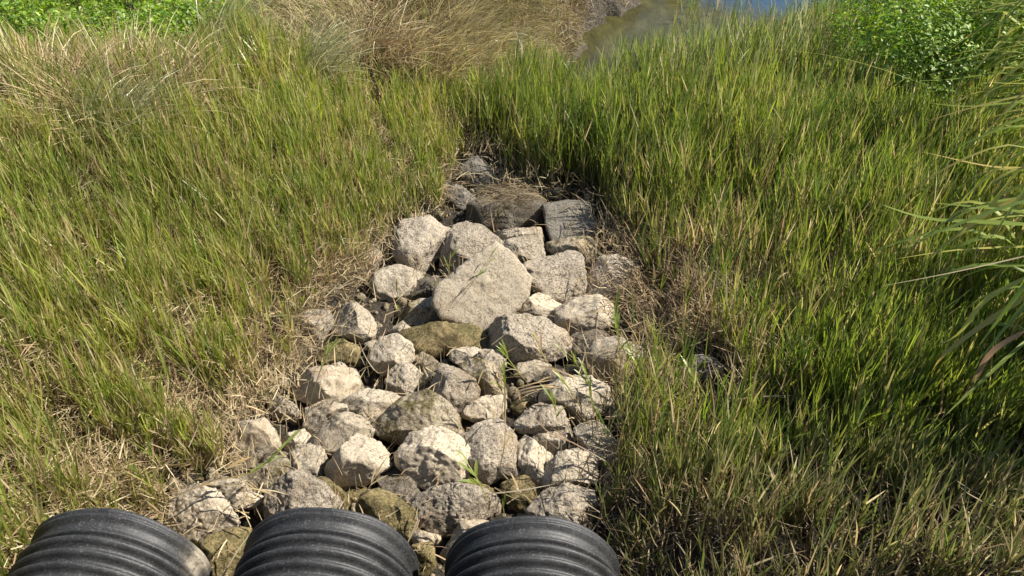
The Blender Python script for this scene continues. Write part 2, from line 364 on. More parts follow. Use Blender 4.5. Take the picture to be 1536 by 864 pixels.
UPL = np.array([0, CP, SP])                                    # world up in the (right, image-up, towards-camera) frame
def rock(crop, poly, label, kind='pale', lift=.36, depth=.9, box=2.55, facets=8, sharp=False, lean=(0, 0), rough=1.0, cat='rock', name='rock'):
    ox, oy, s = CROP[crop]; poly = [(ox + a / s, oy + b / s) for a, b in poly]
    seed = int(abs(poly[0][0] * 31 + poly[0][1] * 17)) ; r = random.Random(seed)
    area0 = star(poly, np.zeros(1))[3]
    V, Fc = ICO6 if area0 > 5000 else (ICO5 if area0 > 700 else ICO4)
    dx, dy, dz = V.T; th = np.arctan2(dy, dx); rho = np.hypot(dx, dy)
    c, rp, rmean, area = star(poly, th, sharp)
    gz = float(hz(*at(c[0], c[1], .1)[:2])[0]); zc = gz
    for _ in range(3):
        P0 = at(c[0], c[1], zc); dep = (P0 - CAM) @ FW; sc = dep / F; gz = float(hz(P0[0], P0[1])[0]); zc = gz + .035 + lift * rmean * sc
    R = rmean * sc; D = R * depth
    k = 1.0 / (rho ** box + np.abs(dz) ** box) ** (1.0 / box)
    loc = np.stack([rp * sc * rho * k * np.cos(th), rp * sc * rho * k * np.sin(th), D * dz * k], 1)
    for j in range(facets):
        n = np.array([r.gauss(.15, .9), r.gauss(.3, .85), abs(r.gauss(0, .8)) + .5]); n /= np.linalg.norm(n)
        if j == 0: n = UPL + np.array([r.uniform(-.25, .25), 0, r.uniform(-.1, .2)]); n /= np.linalg.norm(n)
        sup = (loc @ n).max(); off = sup * r.uniform(.66, .90)
        e = np.clip(loc @ n - off, 0, None); loc -= (e * .97)[:, None] * n
    loc[:, 2] -= lean[0] * loc[:, 0] + lean[1] * loc[:, 1]
    lp = loc / R
    nr = lp / np.maximum(np.linalg.norm(lp, axis=1), 1e-6)[:, None]
    d = .045 * (.3 if sharp else 1) * fbm(lp * 1.9 + seed, seed, 3) + .034 * fbm(lp * 5 + seed, seed + 7, 4) * rough
    f = .028 / max(R, .05)                                         # fine relief of real size
    pits = np.clip(vnoise(loc * 70 + seed, seed + 3) - .25, 0, 1)
    d = d + f * .16 * fbm(loc * 45 + seed, seed + 2, 2) * rough - f * .35 * pits * rough * (1.6 if kind == 'pitted' else .7)
    loc = loc + nr * (d * R)[:, None]
    ray = (P0 - CAM) / np.linalg.norm(P0 - CAM)
    Wd = P0 + loc[:, :1] * R_ + loc[:, 1:2] * U_ - loc[:, 2:] * ray
    o = np_mesh(name, Wd, tris=Fc, mat=MST[kind]); recenter(o, (P0[0], P0[1], gz))
    tag(o, label, cat, 'rubble stones heaped below the pipe outlets')
    return o

ROCKS = [
 ('A', [(455,90),(505,42),(545,55),(640,160),(690,215),(640,240),(545,240),(480,170)], 'tall dark grey slab leaning at the grass edge, farthest of the stones', dict(kind='gray', lift=.5, depth=.5, sharp=True, name='concrete_slab', cat='slab')),
 ('A', [(385,200),(430,183),(530,268),(535,300),(480,328),(410,312),(395,250)], 'small grey slab with one bright edge below the tall leaning slab', dict(kind='gray', depth=.5, box=3.8, sharp=True, name='concrete_slab', cat='slab')),
 ('A', [(520,310),(640,238),(800,250),(892,318),(875,375),(740,432),(600,425),(512,375)], 'flat brown mossy stone topped with a mat of dead grass', dict(kind='dark', depth=.6, lift=.25, box=4, facets=4)),
 ('A', [(885,305),(1000,285),(1115,290),(1130,370),(1185,440),(1100,468),(930,492),(905,420)], 'square grey concrete slab striped by grass shadows at the right back of the pile', dict(kind='gray', box=8, facets=0, depth=.5, sharp=True, lean=(.15, .25), rough=.5, name='concrete_slab', cat='slab')),
 ('A', [(920,505),(1010,482),(1150,478),(1160,540),(1110,640),(1060,605),(930,560)], 'dark mossy stone just under the square concrete slab', dict(kind='partalgae', lift=.2)),
 ('A', [(150,410),(290,378),(320,410),(405,425),(375,500),(335,560),(250,645),(190,640),(118,560),(140,500)], 'pitted pale stone at the back left corner of the pile by the grass', dict(kind='pitted')),
 ('A', [(380,490),(460,398),(560,430),(645,505),(600,560),(520,620),(420,685),(370,620),(372,540)], 'rugged pitted pale stone behind the left shoulder of the biggest flat stone', dict(kind='pitted')),
 ('A', [(628,450),(740,430),(850,425),(872,490),(760,510),(680,500)], 'low cream stone behind the biggest one, in front of the mossy stone', dict(kind='pale', lift=.25)),
 ('A', [(670,510),(760,478),(870,495),(908,560),(850,615),(790,655),(740,600)], 'speckled pale stone wedged between the biggest flat stone and the knobbed one', dict(kind='pitted', lift=.25)),
 ('P', [(742,366),(768,384),(794,418),(789,442),(768,470),(735,495),(704,488),(668,474),(653,452),(660,430),(701,396)], 'biggest stone of the pile, pale and flat faced, with a thin crack', dict(kind='smooth', depth=.34, lift=.75, facets=0, box=9, rough=.8, sharp=True, lean=(.16, .14))),
 ('A', [(805,620),(880,583),(985,555),(1000,525),(1050,535),(1068,600),(1082,690),(1075,775),(1000,805),(900,800),(850,750),(812,700)], 'blocky pitted stone with a small rusty knob on top, right of the biggest stone', dict(kind='pitted', lift=.5)),
 ('A', [(1120,680),(1180,592),(1260,575),(1345,615),(1375,700),(1320,760),(1200,785),(1120,772)], 'pale stone half hidden by grass at the right edge beside the knobbed stone', dict(kind='pitted')),
 ('A', [(20,660),(120,625),(200,645),(262,685),(210,740),(150,800),(40,790),(0,720)], 'pale stone under dry grass left of the dark stone', dict(kind='pale', lift=.2)),
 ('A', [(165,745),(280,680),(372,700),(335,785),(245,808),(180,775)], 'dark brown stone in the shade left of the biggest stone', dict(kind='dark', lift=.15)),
 ('B', [(722,140),(800,90),(880,72),(912,110),(928,212),(850,227),(770,220)], 'wedge shaped brownish stone below the dark shaded stone', dict(kind='partalgae')),
 ('C', [(222,160),(320,80),(390,42),(450,80),(507,112),(500,160),(440,192),(340,178),(250,175)], 'smooth low pale stone below the knobbed stone', dict(kind='smooth')),
 ('C', [(503,130),(590,75),(700,62),(770,100),(785,190),(700,245),(560,250),(508,210)], 'rounded speckled stone in the right row with tall grass over its edge', dict(kind='smooth')),
 ('A', [(-45,540),(0,520),(38,560),(32,612),(0,642),(-42,620)], 'small pale stone peeping from the grass at the back left', dict(kind='pale')),
 ('B', [(155,190),(230,140),(325,140),(352,200),(340,285),(250,290),(175,260)], 'pale stone behind grass blades at the far left of the middle row', dict(kind='pitted', lift=.2)),
 ('B', [(358,165),(400,110),(480,103),(540,145),(577,212),(560,262),(520,292),(450,270),(365,240)], 'pale domed stone with a chipped right side, left of the algae ledge', dict(kind='pale', lift=.5)),
 ('B', [(315,330),(400,298),(490,335),(492,420),(430,455),(350,430),(295,395)], 'brown mossy stone below the chipped domed stone', dict(kind='algae', lift=.2)),
 ('B', [(565,380),(620,290),(700,272),(770,318),(782,390),(740,430),(660,472),(590,435)], 'round knobbly stone with a shaded hollow, left end of the algae ledge', dict(kind='pale', lift=.55)),
 ('B', [(735,270),(800,235),(950,210),(1080,220),(1155,265),(1150,310),(1170,350),(980,352),(900,382),(780,372),(765,310)], 'long flat ledge of olive brown algae covered stone', dict(kind='algae', lift=.25, depth=.8, box=3.2, facets=4)),
 ('B', [(785,400),(830,360),(890,385),(935,430),(860,470),(790,445)], 'little wet stone with a pale cap and green algae skirt', dict(kind='partalgae', lift=.2)),
 ('B', [(655,500),(700,438),(780,430),(822,490),(792,572),(740,612),(670,582)], 'narrow knobbly pale stone under the round one with the hollow', dict(kind='pitted')),
 ('B', [(180,520),(220,462),(340,448),(450,460),(497,540),(480,600),(400,642),(320,645),(230,605),(150,585)], 'large cream boulder with a dark left face in the left of the pile', dict(kind='smooth', lift=.5)),
 ('B', [(350,425),(400,408),(440,440),(455,468),(380,470)], 'tiny pale stone on top of the large cream boulder', dict(kind='pale', lift=1.9)),
 ('B', [(425,630),(480,590),(560,568),(660,578),(742,632),(700,682),(620,742),(540,722),(470,665)], 'pale stone with a round hole in its top, centre left', dict(kind='pale', lift=.45)),
 ('B', [(885,575),(950,440),(1010,428),(1100,490),(1132,560),(1110,642),(1040,692),(970,650)], 'whitest stone, rough with deep pits, in the centre of the pile', dict(kind='pitted', lift=.6)),
 ('B', [(1000,348),(1080,328),(1172,348),(1155,400),(1060,425),(1008,395)], 'small pale stone touching the right end of the algae ledge', dict(kind='pale', lift=.25)),
 ('B', [(1115,395),(1180,345),(1270,358),(1303,400),(1240,472),(1190,435)], 'small pitted stone beneath the long shadowed boulder of the right row', dict(kind='pitted')),
 ('B', [(1045,445),(1130,400),(1220,430),(1265,530),(1285,592),(1150,605),(1130,520)], 'slanting tan stone behind the whitest pitted stone', dict(kind='partalgae', lift=.3)),
 ('B', [(1090,640),(1180,600),(1272,598),(1283,660),(1230,712),(1130,722),(1062,695)], 'pale wedge stone overhanging a dark gap, right of the whitest stone', dict(kind='smooth', lift=.35)),
 ('B', [(740,620),(860,583),(930,620),(1010,700),(1062,790),(1060,850),(900,830),(760,840),(640,800),(610,745),(680,680)], 'tall tan boulder with a sharp ridge and shaded left flank in the centre', dict(kind='partalgae', lift=.55, facets=10)),
 ('B', [(228,662),(310,630),(420,650),(475,692),(400,732),(262,800),(212,755)], 'flat topped tan stone below the large cream boulder', dict(kind='pale')),
 ('D', [(760,212),(830,120),(915,68),(1010,85),(1060,150),(1000,190),(900,245),(850,272),(790,245)], 'upper one of the twin rounded grey stones left of centre', dict(kind='smooth', lift=.5)),
 ('D', [(828,340),(880,270),(960,190),(1060,205),(1148,270),(1080,342),(1000,402),(905,447),(845,402)], 'lower one of the twin rounded grey stones left of centre', dict(kind='smooth', lift=.6)),
 ('B', [(530,310),(590,288),(612,330),(560,352)], 'tiny stone left of the round knobbly one', dict(kind='pale', lift=.3)),
 ('B', [(655,250),(700,212),(735,188),(782,230),(750,255)], 'small cream stone at the upper left tip of the algae ledge', dict(kind='pale', lift=.6)),
 ('C', [(115,250),(190,180),(310,170),(400,190),(500,240),(547,300),(500,352),(440,382),(340,392),(250,390),(170,340),(122,300)], 'long boulder with a black pitted top edge in the right of centre', dict(kind='pitted', lift=.5)),
 ('B', [(20,600),(80,598),(150,640),(182,700),(120,732),(30,702)], 'pale rough stone tangled in grass at the left margin', dict(kind='pitted', lift=.25)),
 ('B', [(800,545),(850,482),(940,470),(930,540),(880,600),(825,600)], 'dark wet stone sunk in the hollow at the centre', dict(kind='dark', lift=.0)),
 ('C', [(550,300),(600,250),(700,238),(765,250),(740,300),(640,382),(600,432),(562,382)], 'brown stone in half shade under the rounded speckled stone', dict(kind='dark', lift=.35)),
 ('C', [(620,420),(700,312),(800,288),(930,340),(962,420),(880,472),(740,512),(650,475)], 'pale stone streaked with blade shadows near the right margin', dict(kind='pale', lift=.45)),
 ('C', [(265,430),(350,398),(445,430),(400,492),(330,512),(275,482)], 'flat pale stone under the bundle of dead stalks', dict(kind='smooth', lift=.2)),
 ('C', [(360,500),(430,452),(520,450),(545,500),(440,540)], 'reddish brown stone beside the bundle of dead stalks', dict(kind='dark', lift=.2)),
 ('C', [(408,610),(500,510),(640,498),(742,560),(745,640),(650,702),(560,762),(500,692),(420,642)], 'broad pale boulder behind green sprouts, right side of the pile', dict(kind='pale', lift=.5)),
 ('C', [(238,640),(290,590),(360,600),(352,660),(280,702)], 'olive mossy stone left of the broad sprout covered boulder', dict(kind='algae', lift=.1)),
 ('C', [(277,740),(330,680),(400,642),(500,662),(522,720),(560,772),(530,822),(400,795),(300,782)], 'pale pitted stone in front of the broad sprout covered boulder', dict(kind='pitted', lift=.5)),
 ('C', [(1180,440),(1240,380),(1330,388),(1372,450),(1320,492),(1210,502)], 'lone grey stone out in the grass to the right of the pile', dict(kind='gray', lift=1.0)),
 ('C', [(760,640),(830,598),(960,618),(1002,700),(900,762),(800,742)], 'brown stone buried in dead grass at the right margin', dict(kind='dark', lift=.4)),
 ('D', [(328,230),(390,130),(500,110),(562,180),(572,240),(520,292),(440,332),(362,342)], 'cream stone crossed by dry stalks at the lower left grass edge', dict(kind='smooth', lift=.5)),
 ('D', [(400,390),(470,358),(560,280),(620,268),(633,330),(590,392),(520,442),(430,432)], 'tan stone touching the lower side of the cream one with stalks', dict(kind='partalgae', lift=.3)),
 ('D', [(590,222),(640,170),(700,148),(742,190),(732,238),(650,262)], 'small tan stone above the angular one, left of the twin grey stones', dict(kind='pale', lift=.3)),
 ('D', [(648,270),(720,228),(802,250),(842,290),(790,372),(700,392),(655,352)], 'angular pale stone to the left of the twin grey stones', dict(kind='pale', lift=.45)),
 ('D', [(60,560),(90,480),(180,438),(270,468),(312,520),(352,590),(332,652),(230,688),(120,682),(70,632)], 'flat cracked pale slab stone between the left pipe and the grass', dict(kind='smooth', lift=.5, depth=.55, facets=4)),
 ('D', [(200,425),(290,378),(380,398),(442,452),(300,482),(222,472)], 'pale stone under twigs above the flat cracked one', dict(kind='pale', lift=.25)),
 ('D', [(305,492),(370,458),(440,458),(502,480),(470,522),(370,542)], 'thin cream stone right of the flat cracked one', dict(kind='smooth', lift=.3)),
 ('D', [(540,570),(552,460),(640,380),(700,373),(790,430),(850,492),(866,540),(700,620),(600,620)], 'square pitted stone standing right behind the middle pipe', dict(kind='pitted', lift=.75, box=3.5)),
 ('D', [(780,385),(830,398),(900,460),(947,520),(930,560),(850,540),(800,470)], 'brown mossy stone behind the middle pipe, beside the square pitted stone', dict(kind='algae', lift=.3)),
 ('D', [(980,545),(1020,480),(1080,453),(1150,480),(1200,530),(1263,552),(1232,652),(1200,710),(1080,640)], 'large brown algae stained stone against the right side of the middle pipe', dict(kind='algae', lift=.6, depth=.6, facets=4)),
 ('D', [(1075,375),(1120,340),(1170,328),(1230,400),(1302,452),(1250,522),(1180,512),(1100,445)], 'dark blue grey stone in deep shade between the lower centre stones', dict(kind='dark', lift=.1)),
 ('E', [(138,270),(200,188),(300,153),(400,190),(483,290),(472,342),(390,392),(300,422),(200,382),(148,322)], 'large pale six sided boulder in the lower centre', dict(kind='smooth', lift=.6, facets=7)),
 ('D', [(218,705),(300,652),(442,643),(392,732),(350,864),(300,900),(230,864)], 'olive brown mossy stone between the left and middle pipes', dict(kind='algae', lift=.4)),
 ('D', [(905,465),(980,418),(1022,440),(990,502),(932,505)], 'small mossy stone with dead stems above the brown stained stone', dict(kind='algae', lift=.0)),
 ('E', [(448,195),(540,128),(622,123),(682,190),(682,260),(722,340),(702,382),(620,362),(560,402),(500,342),(478,262)], 'craggy pale stone with curved shadow lines, right of the six sided boulder', dict(kind='pitted', lift=.5)),
 ('E', [(713,230),(740,183),(800,220),(872,282),(872,352),(812,417),(762,382),(718,322)], 'upright oblong stone with wavy shadow stripes', dict(kind='smooth', lift=.55)),
 ('E', [(795,182),(900,158),(952,190),(932,252),(880,272),(820,242)], 'stone with an orange stained face above the oblong striped stone', dict(kind='pale', lift=.3)),
 ('E', [(862,340),(920,270),(1000,253),(1082,290),(1082,400),(1000,402),(870,425),(850,385)], 'shaded stone with looping blade shadows at the lower right grass edge', dict(kind='pale', lift=.45)),
 ('E', [(778,545),(850,450),(950,428),(1062,450),(1073,520),(1052,612),(960,640),(850,620)], 'pale stone directly behind the right pipe', dict(kind='pitted', lift=.75)),
 ('E', [(218,510),(290,450),(400,428),(520,450),(592,500),(582,560),(480,592),(400,642),(320,662),(250,602)], 'broad pitted cream stone left of the right pipe', dict(kind='pitted', lift=.6)),
 ('E', [(638,420),(740,378),(800,440),(812,500),(740,562),(660,502)], 'dark mossy stone in the gap behind the right pipe', dict(kind='algae', lift=.1)),
 ('E', [(1000,150),(1060,108),(1132,140),(1202,240),(1243,342),(1100,335),(1040,235)], 'pale stone striped with grass shadows under the lower right stalks', dict(kind='pale', lift=.4)),
 ('E', [(430,600),(500,568),(602,588),(470,705),(392,782),(342,832),(348,740),(388,690)], 'long narrow pale stone along the left side of the right pipe', dict(kind='pale', lift=.55)),
 ('E', [(178,680),(210,643),(332,668),(322,702),(230,717)], 'thin cream stone in the shadow between the middle and right pipes', dict(kind='smooth', lift=.5)),
 ('E', [(198,722),(282,708),(302,800),(272,860),(218,860)], 'olive stone deep between the middle and right pipes', dict(kind='algae', lift=.4)),
 ('E', [(420,405),(500,398),(590,440),(612,480),(600,550),(540,462),(440,440)], 'mossy stone behind the broad pitted cream stone', dict(kind='algae', lift=.1)),
 ('E', [(290,435),(380,398),(442,408),(420,432),(330,450)], 'sliver of pale stone between the six sided boulder and the broad pitted cream one', dict(kind='pale', lift=.1)),
]
for c_, p_, l_, k_ in ROCKS: rock(c_, p_, l_, **k_)

# small stones and chips between the rocks
def gravel():
    V, Fc = ico(2); vs_, fs = [], []; off = 0; n = 0
    lo, hi = BED.min(0), BED.max(0)
    while n < 2600:
        x = rng.uniform(lo[0], hi[0]); y = rng.uniform(max(1.7, lo[1]), hi[1])
        if poly_sdf(np.array([x]), np.array([y]), BED)[0] > .05: continue
        s = rng.uniform(.006, .02) * (2.6 if rng.random() < .16 else 1); a = rng.uniform(.6, 1.3, 3)
        p = V * (1 + .22 * vnoise(V * 1.7 + n * 3.1, 4))[:, None] * a * s + [x, y, hz(x, y)[0] + s * .3]
        vs_.append(p); fs.append(Fc + off); off += len(V); n += 1
    o = np_mesh('gravel', np.vstack(vs_), tris=np.vstack(fs), mat=MST['partalgae']); tag(o, 'brown gravel and chips lying in the mud between the stones', 'gravel', kind='stuff')
gravel()

# ------------------------------------------------------------------ pipes
def pipe(u, v, label, mud, heading=-0.035, cracks=0):
    Ro = .366; zc = Ro + .0
    tip = at(u, v, zc + Ro - .012); root = empty('culvert_pipe', (tip[0], tip[1], zc - Ro)); root.rotation_euler = (0, 0, heading)
    tag(root, label, 'pipe', 'black corrugated culvert pipes')
    # outside profile (distance back from the mouth, radius)
    prof = [(0, Ro - .012), (.006, Ro - .008), (.016, Ro - .008), (.018, Ro - .013), (.026, Ro - .013), (.028, Ro - .009), (.036, Ro - .009), (.040, Ro - .030), (.062, Ro - .034),
            (.085, Ro - .032)]
    y = .085; first = True
    while y < 1.9:
        w = .022 if first else .037
        rt = Ro - .014 if first else Ro - .002
        for t in np.linspace(0, 1, 11):
            prof.append((y + w * t, Ro - .034 + (rt - Ro + .034) * (math.sin(math.pi * min(1, max(0, t))) ** .55)))
        y += w
        gw = .009 if first else .018
        prof.append((y + gw * .5, Ro - .036)); y += gw; first = False
    seg = 160; pr = np.array(prof); a = np.linspace(0, 2 * np.pi, seg, endpoint=False)
    def lathe(pr, jitter=0):
        wob = 1 + .0022 * np.sin(3 * a + u) + .0015 * np.sin(7 * a + 2 * u)
        X = pr[:, 1:2] * np.cos(a) * wob; Z = pr[:, 1:2] * np.sin(a) * wob + Ro; Y = -np.repeat(pr[:, :1], seg, 1) + .004 * np.sin(5 * a + u) * np.exp(-pr[:, :1] / .05)
        Vv = np.stack([X, Y, Z], -1).reshape(-1, 3); n = len(pr); i = np.arange(n * seg).reshape(n, seg)
        j = np.roll(i, -1, 1); qq = np.stack([i[:-1], j[:-1], j[1:], i[1:]], -1).reshape(-1, 4)
        return Vv, qq
    Vv, qq = lathe(pr)
    ang = np.degrees(np.arctan2(Vv[:, 2] - Ro, Vv[:, 0])); m = mud * np.exp(-((ang - 12) / 10) ** 2) * sstep(-.16, -.03, Vv[:, 1]) * 1.3
    dust = np.stack([np.clip(m, 0, 1), m * 0, m * 0], 1)
    np_mesh('corrugated_wall', Vv, quads=qq, mat=M_PIPE, colors=dust, parent=root)
    inner = np.array([(0.001, Ro - .0135), (.001, Ro - .05), (.02, Ro - .052), (1.9, Ro - .052)])
    Vi, qi = lathe(inner); np_mesh('inner_liner', Vi, quads=qi[:, ::-1], mat=M_PIPE, colors=np.zeros((len(Vi), 3)), parent=root)
    return root
pipe(146, 762, 'left corrugated black pipe with dried mud splashed on its right flank', 1)
pipe(481, 760, 'middle corrugated black pipe between the other two pipes', 0)
pipe(800, 773, 'right corrugated black pipe next to the dark grass', 0)

# ------------------------------------------------------------------ blades of grass
def blades(root, az, L, tilt, curl, Wd, cb, ct, twist=None, prof=(1.0, 1.0, .72), ts=(0, .36, .70, 1)):
    N = len(root); e = np.stack([np.cos(az), np.sin(az), 0 * az], 1); up = np.array([0, 0, 1.0])
    if twist is None: twist = rng.uniform(-1.1, 1.1, N)
    side = np.stack([-np.sin(az), np.cos(az), 0 * az], 1)
    P = root.copy(); out = []; cols = []
    for k in range(len(ts)):
        t = ts[k]
        if k > 0:
            dt = ts[k] - ts[k - 1]; an = tilt + curl * ((ts[k] + ts[k - 1]) / 2)
            P = P + (L * dt)[:, None] * (np.sin(an)[:, None] * e + np.cos(an)[:, None] * up)
        an = tilt + curl * t; nrm = np.cos(an)[:, None] * e - np.sin(an)[:, None] * up
        wv = side * np.cos(twist)[:, None] + nrm * np.sin(twist)[:, None]
        c = cb + (ct - cb) * t
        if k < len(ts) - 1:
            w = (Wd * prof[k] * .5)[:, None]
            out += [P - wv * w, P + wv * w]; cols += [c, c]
        else: out.append(P); cols.append(c)
    Vv = np.stack(out, 1); C = np.stack(cols, 1); nv = Vv.shape[1]; b = (np.arange(N) * nv)[:, None]
    qs = [b + np.array([[2 * k, 2 * k + 1, 2 * k + 3, 2 * k + 2]]) for k in range(len(ts) - 2)]
    tr = b + np.array([[nv - 3, nv - 2, nv - 1]])
    return Vv.reshape(-1, 3), np.vstack(qs), tr, C.reshape(-1, 3)

class Bag:
    def __init__(s): s.v, s.q, s.t, s.c, s.n = [], [], [], [], 0
    def add(s, r):
        v, q, t, c = r; s.v.append(v); s.q.append(q + s.n); s.t.append(t + s.n); s.c.append(c); s.n += len(v); return s
    def build(s, name, mat, parent=None):
        return np_mesh(name, np.vstack(s.v), quads=np.vstack(s.q), tris=np.vstack(s.t), mat=mat, colors=np.clip(np.vstack(s.c), 0, 1), smooth=False, parent=parent)

def pick(cols, N, jit=.18):
    cols = np.array(cols); c = cols[rng.integers(0, len(cols), N)]
    return c * (1 + rng.normal(0, jit, (N, 1))).clip(.5, 1.6)

GREEN = [(0.24, 0.28, 0.045), (0.294, 0.32, 0.061), (0.174, 0.233, 0.039), (0.359, 0.353, 0.088), (0.218, 0.269, 0.066)]
DEEP = [(0.131, 0.184, 0.034), (0.178, 0.225, 0.04), (0.101, 0.153, 0.034), (0.225, 0.246, 0.052)]
YELLOW = [(.36, .32, .11), (.42, .37, .15), (.30, .29, .09)]
STRAW = [(.50, .40, .22), (.42, .32, .17), (.58, .49, .30), (.33, .25, .13), (.44, .30, .18)]
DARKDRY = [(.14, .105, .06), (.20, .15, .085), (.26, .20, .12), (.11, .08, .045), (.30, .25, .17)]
BUFF = [(.40, .33, .17), (.46, .38, .20), (.34, .27, .13), (.38, .34, .17), (.27, .21, .10)]

def gs(u, v, u0, v0, su, sv): return np.exp(-((u - u0) / su) ** 2 - ((v - v0) / sv) ** 2)

PIPEX = [at(160, 762, .7)[0], at(485, 760, .7)[0], at(800, 773, .7)[0]]
def candidates(dens, box=(-6.2, 6.6, 1.55, 12.6)):
    A = (box[1] - box[0]) * (box[3] - box[2]); N = int(A * dens)
    x = rng.uniform(box[0], box[1], N); y = rng.uniform(box[2], box[3], N); z = height(x, y)
    P = np.stack([x, y, z], 1); u, v, d = project(P)
    keep = (u > -260) & (u < 1800) & (v > -120) & (v < 1040)
    for px in PIPEX: keep &= ~((np.abs(x - px) < .40) & (y < 2.02))
    keep &= rng.random(N) < np.clip(5.5 / np.maximum(d, 3.5), .35, 1)   # thinner where a blade is under a pixel
    keep &= np.hypot(x - BUR[0], y - BUR[1]) > .3
    return P[keep], u[keep], v[keep], d[keep]

def region(P, u, v):
    x, y = P[:, 0], P[:, 1]
    sd = poly_sdf(x, y, BED); cd = chan(x, y)
    r = dict(sd=sd, cd=cd)
    r['left'] = sstep(740, 640, u)
    r['bed'] = sd + .05 * n2(x, y, 9, 21)
    r['mound'] = sstep(18, -12, v + 16 * n2(x, y, 2.5, 77) - np.interp(u, [300, 360, 430, 560, 700, 860, 900], [-20, 45, 100, 150, 168, 150, 70])) * (u < 920)           # dry drooping grass on the mound
    r['weed'] = sstep(.42, .6, gs(u, v, 150, 5, 290, 140))
    r['redry'] = gs(u, v, 110, 130, 170, 60)
    r['bush'] = sstep(.3, .5, gs(u, v, 1400, 30, 210, 150))
    r['water'] = (cd < -.12) & (v < 330)
    return r

# dryness of the sward, 0 green to 1 all straw
def dryness(P, u, v, r):
    x, y = P[:, 0], P[:, 1]; n = n2(x, y, 1.6, 31, 3); n_ = n2(x, y, 5.5, 37, 2)
    dl = .45 + .16 * sstep(330, 760, v) + .6 * r['redry'] - .20 * gs(u, v, 520, 240, 170, 130) - .22 * gs(u, v, 60, 320, 130, 90)
    dl = dl + .15 * gs(u, v, 520, 400, 90, 70) + .12 * gs(u, v, 250, 740, 160, 60)
    dr = .14 + .40 * gs(u, v, 1080, 430, 120, 110) + .75 * gs(u, v, 1010, 510, 110, 140) + .38 * sstep(650, 830, v) + .12 * gs(u, v, 1250, 420, 200, 150) - .15 * gs(u, v, 980, 200, 250, 110)
    d = dl * r['left'] + dr * (1 - r['left']) + .7 * gs(u, v, 930, 30, 80, 60)
    return np.clip(d + .17 * n + .10 * n_, .02, .97)

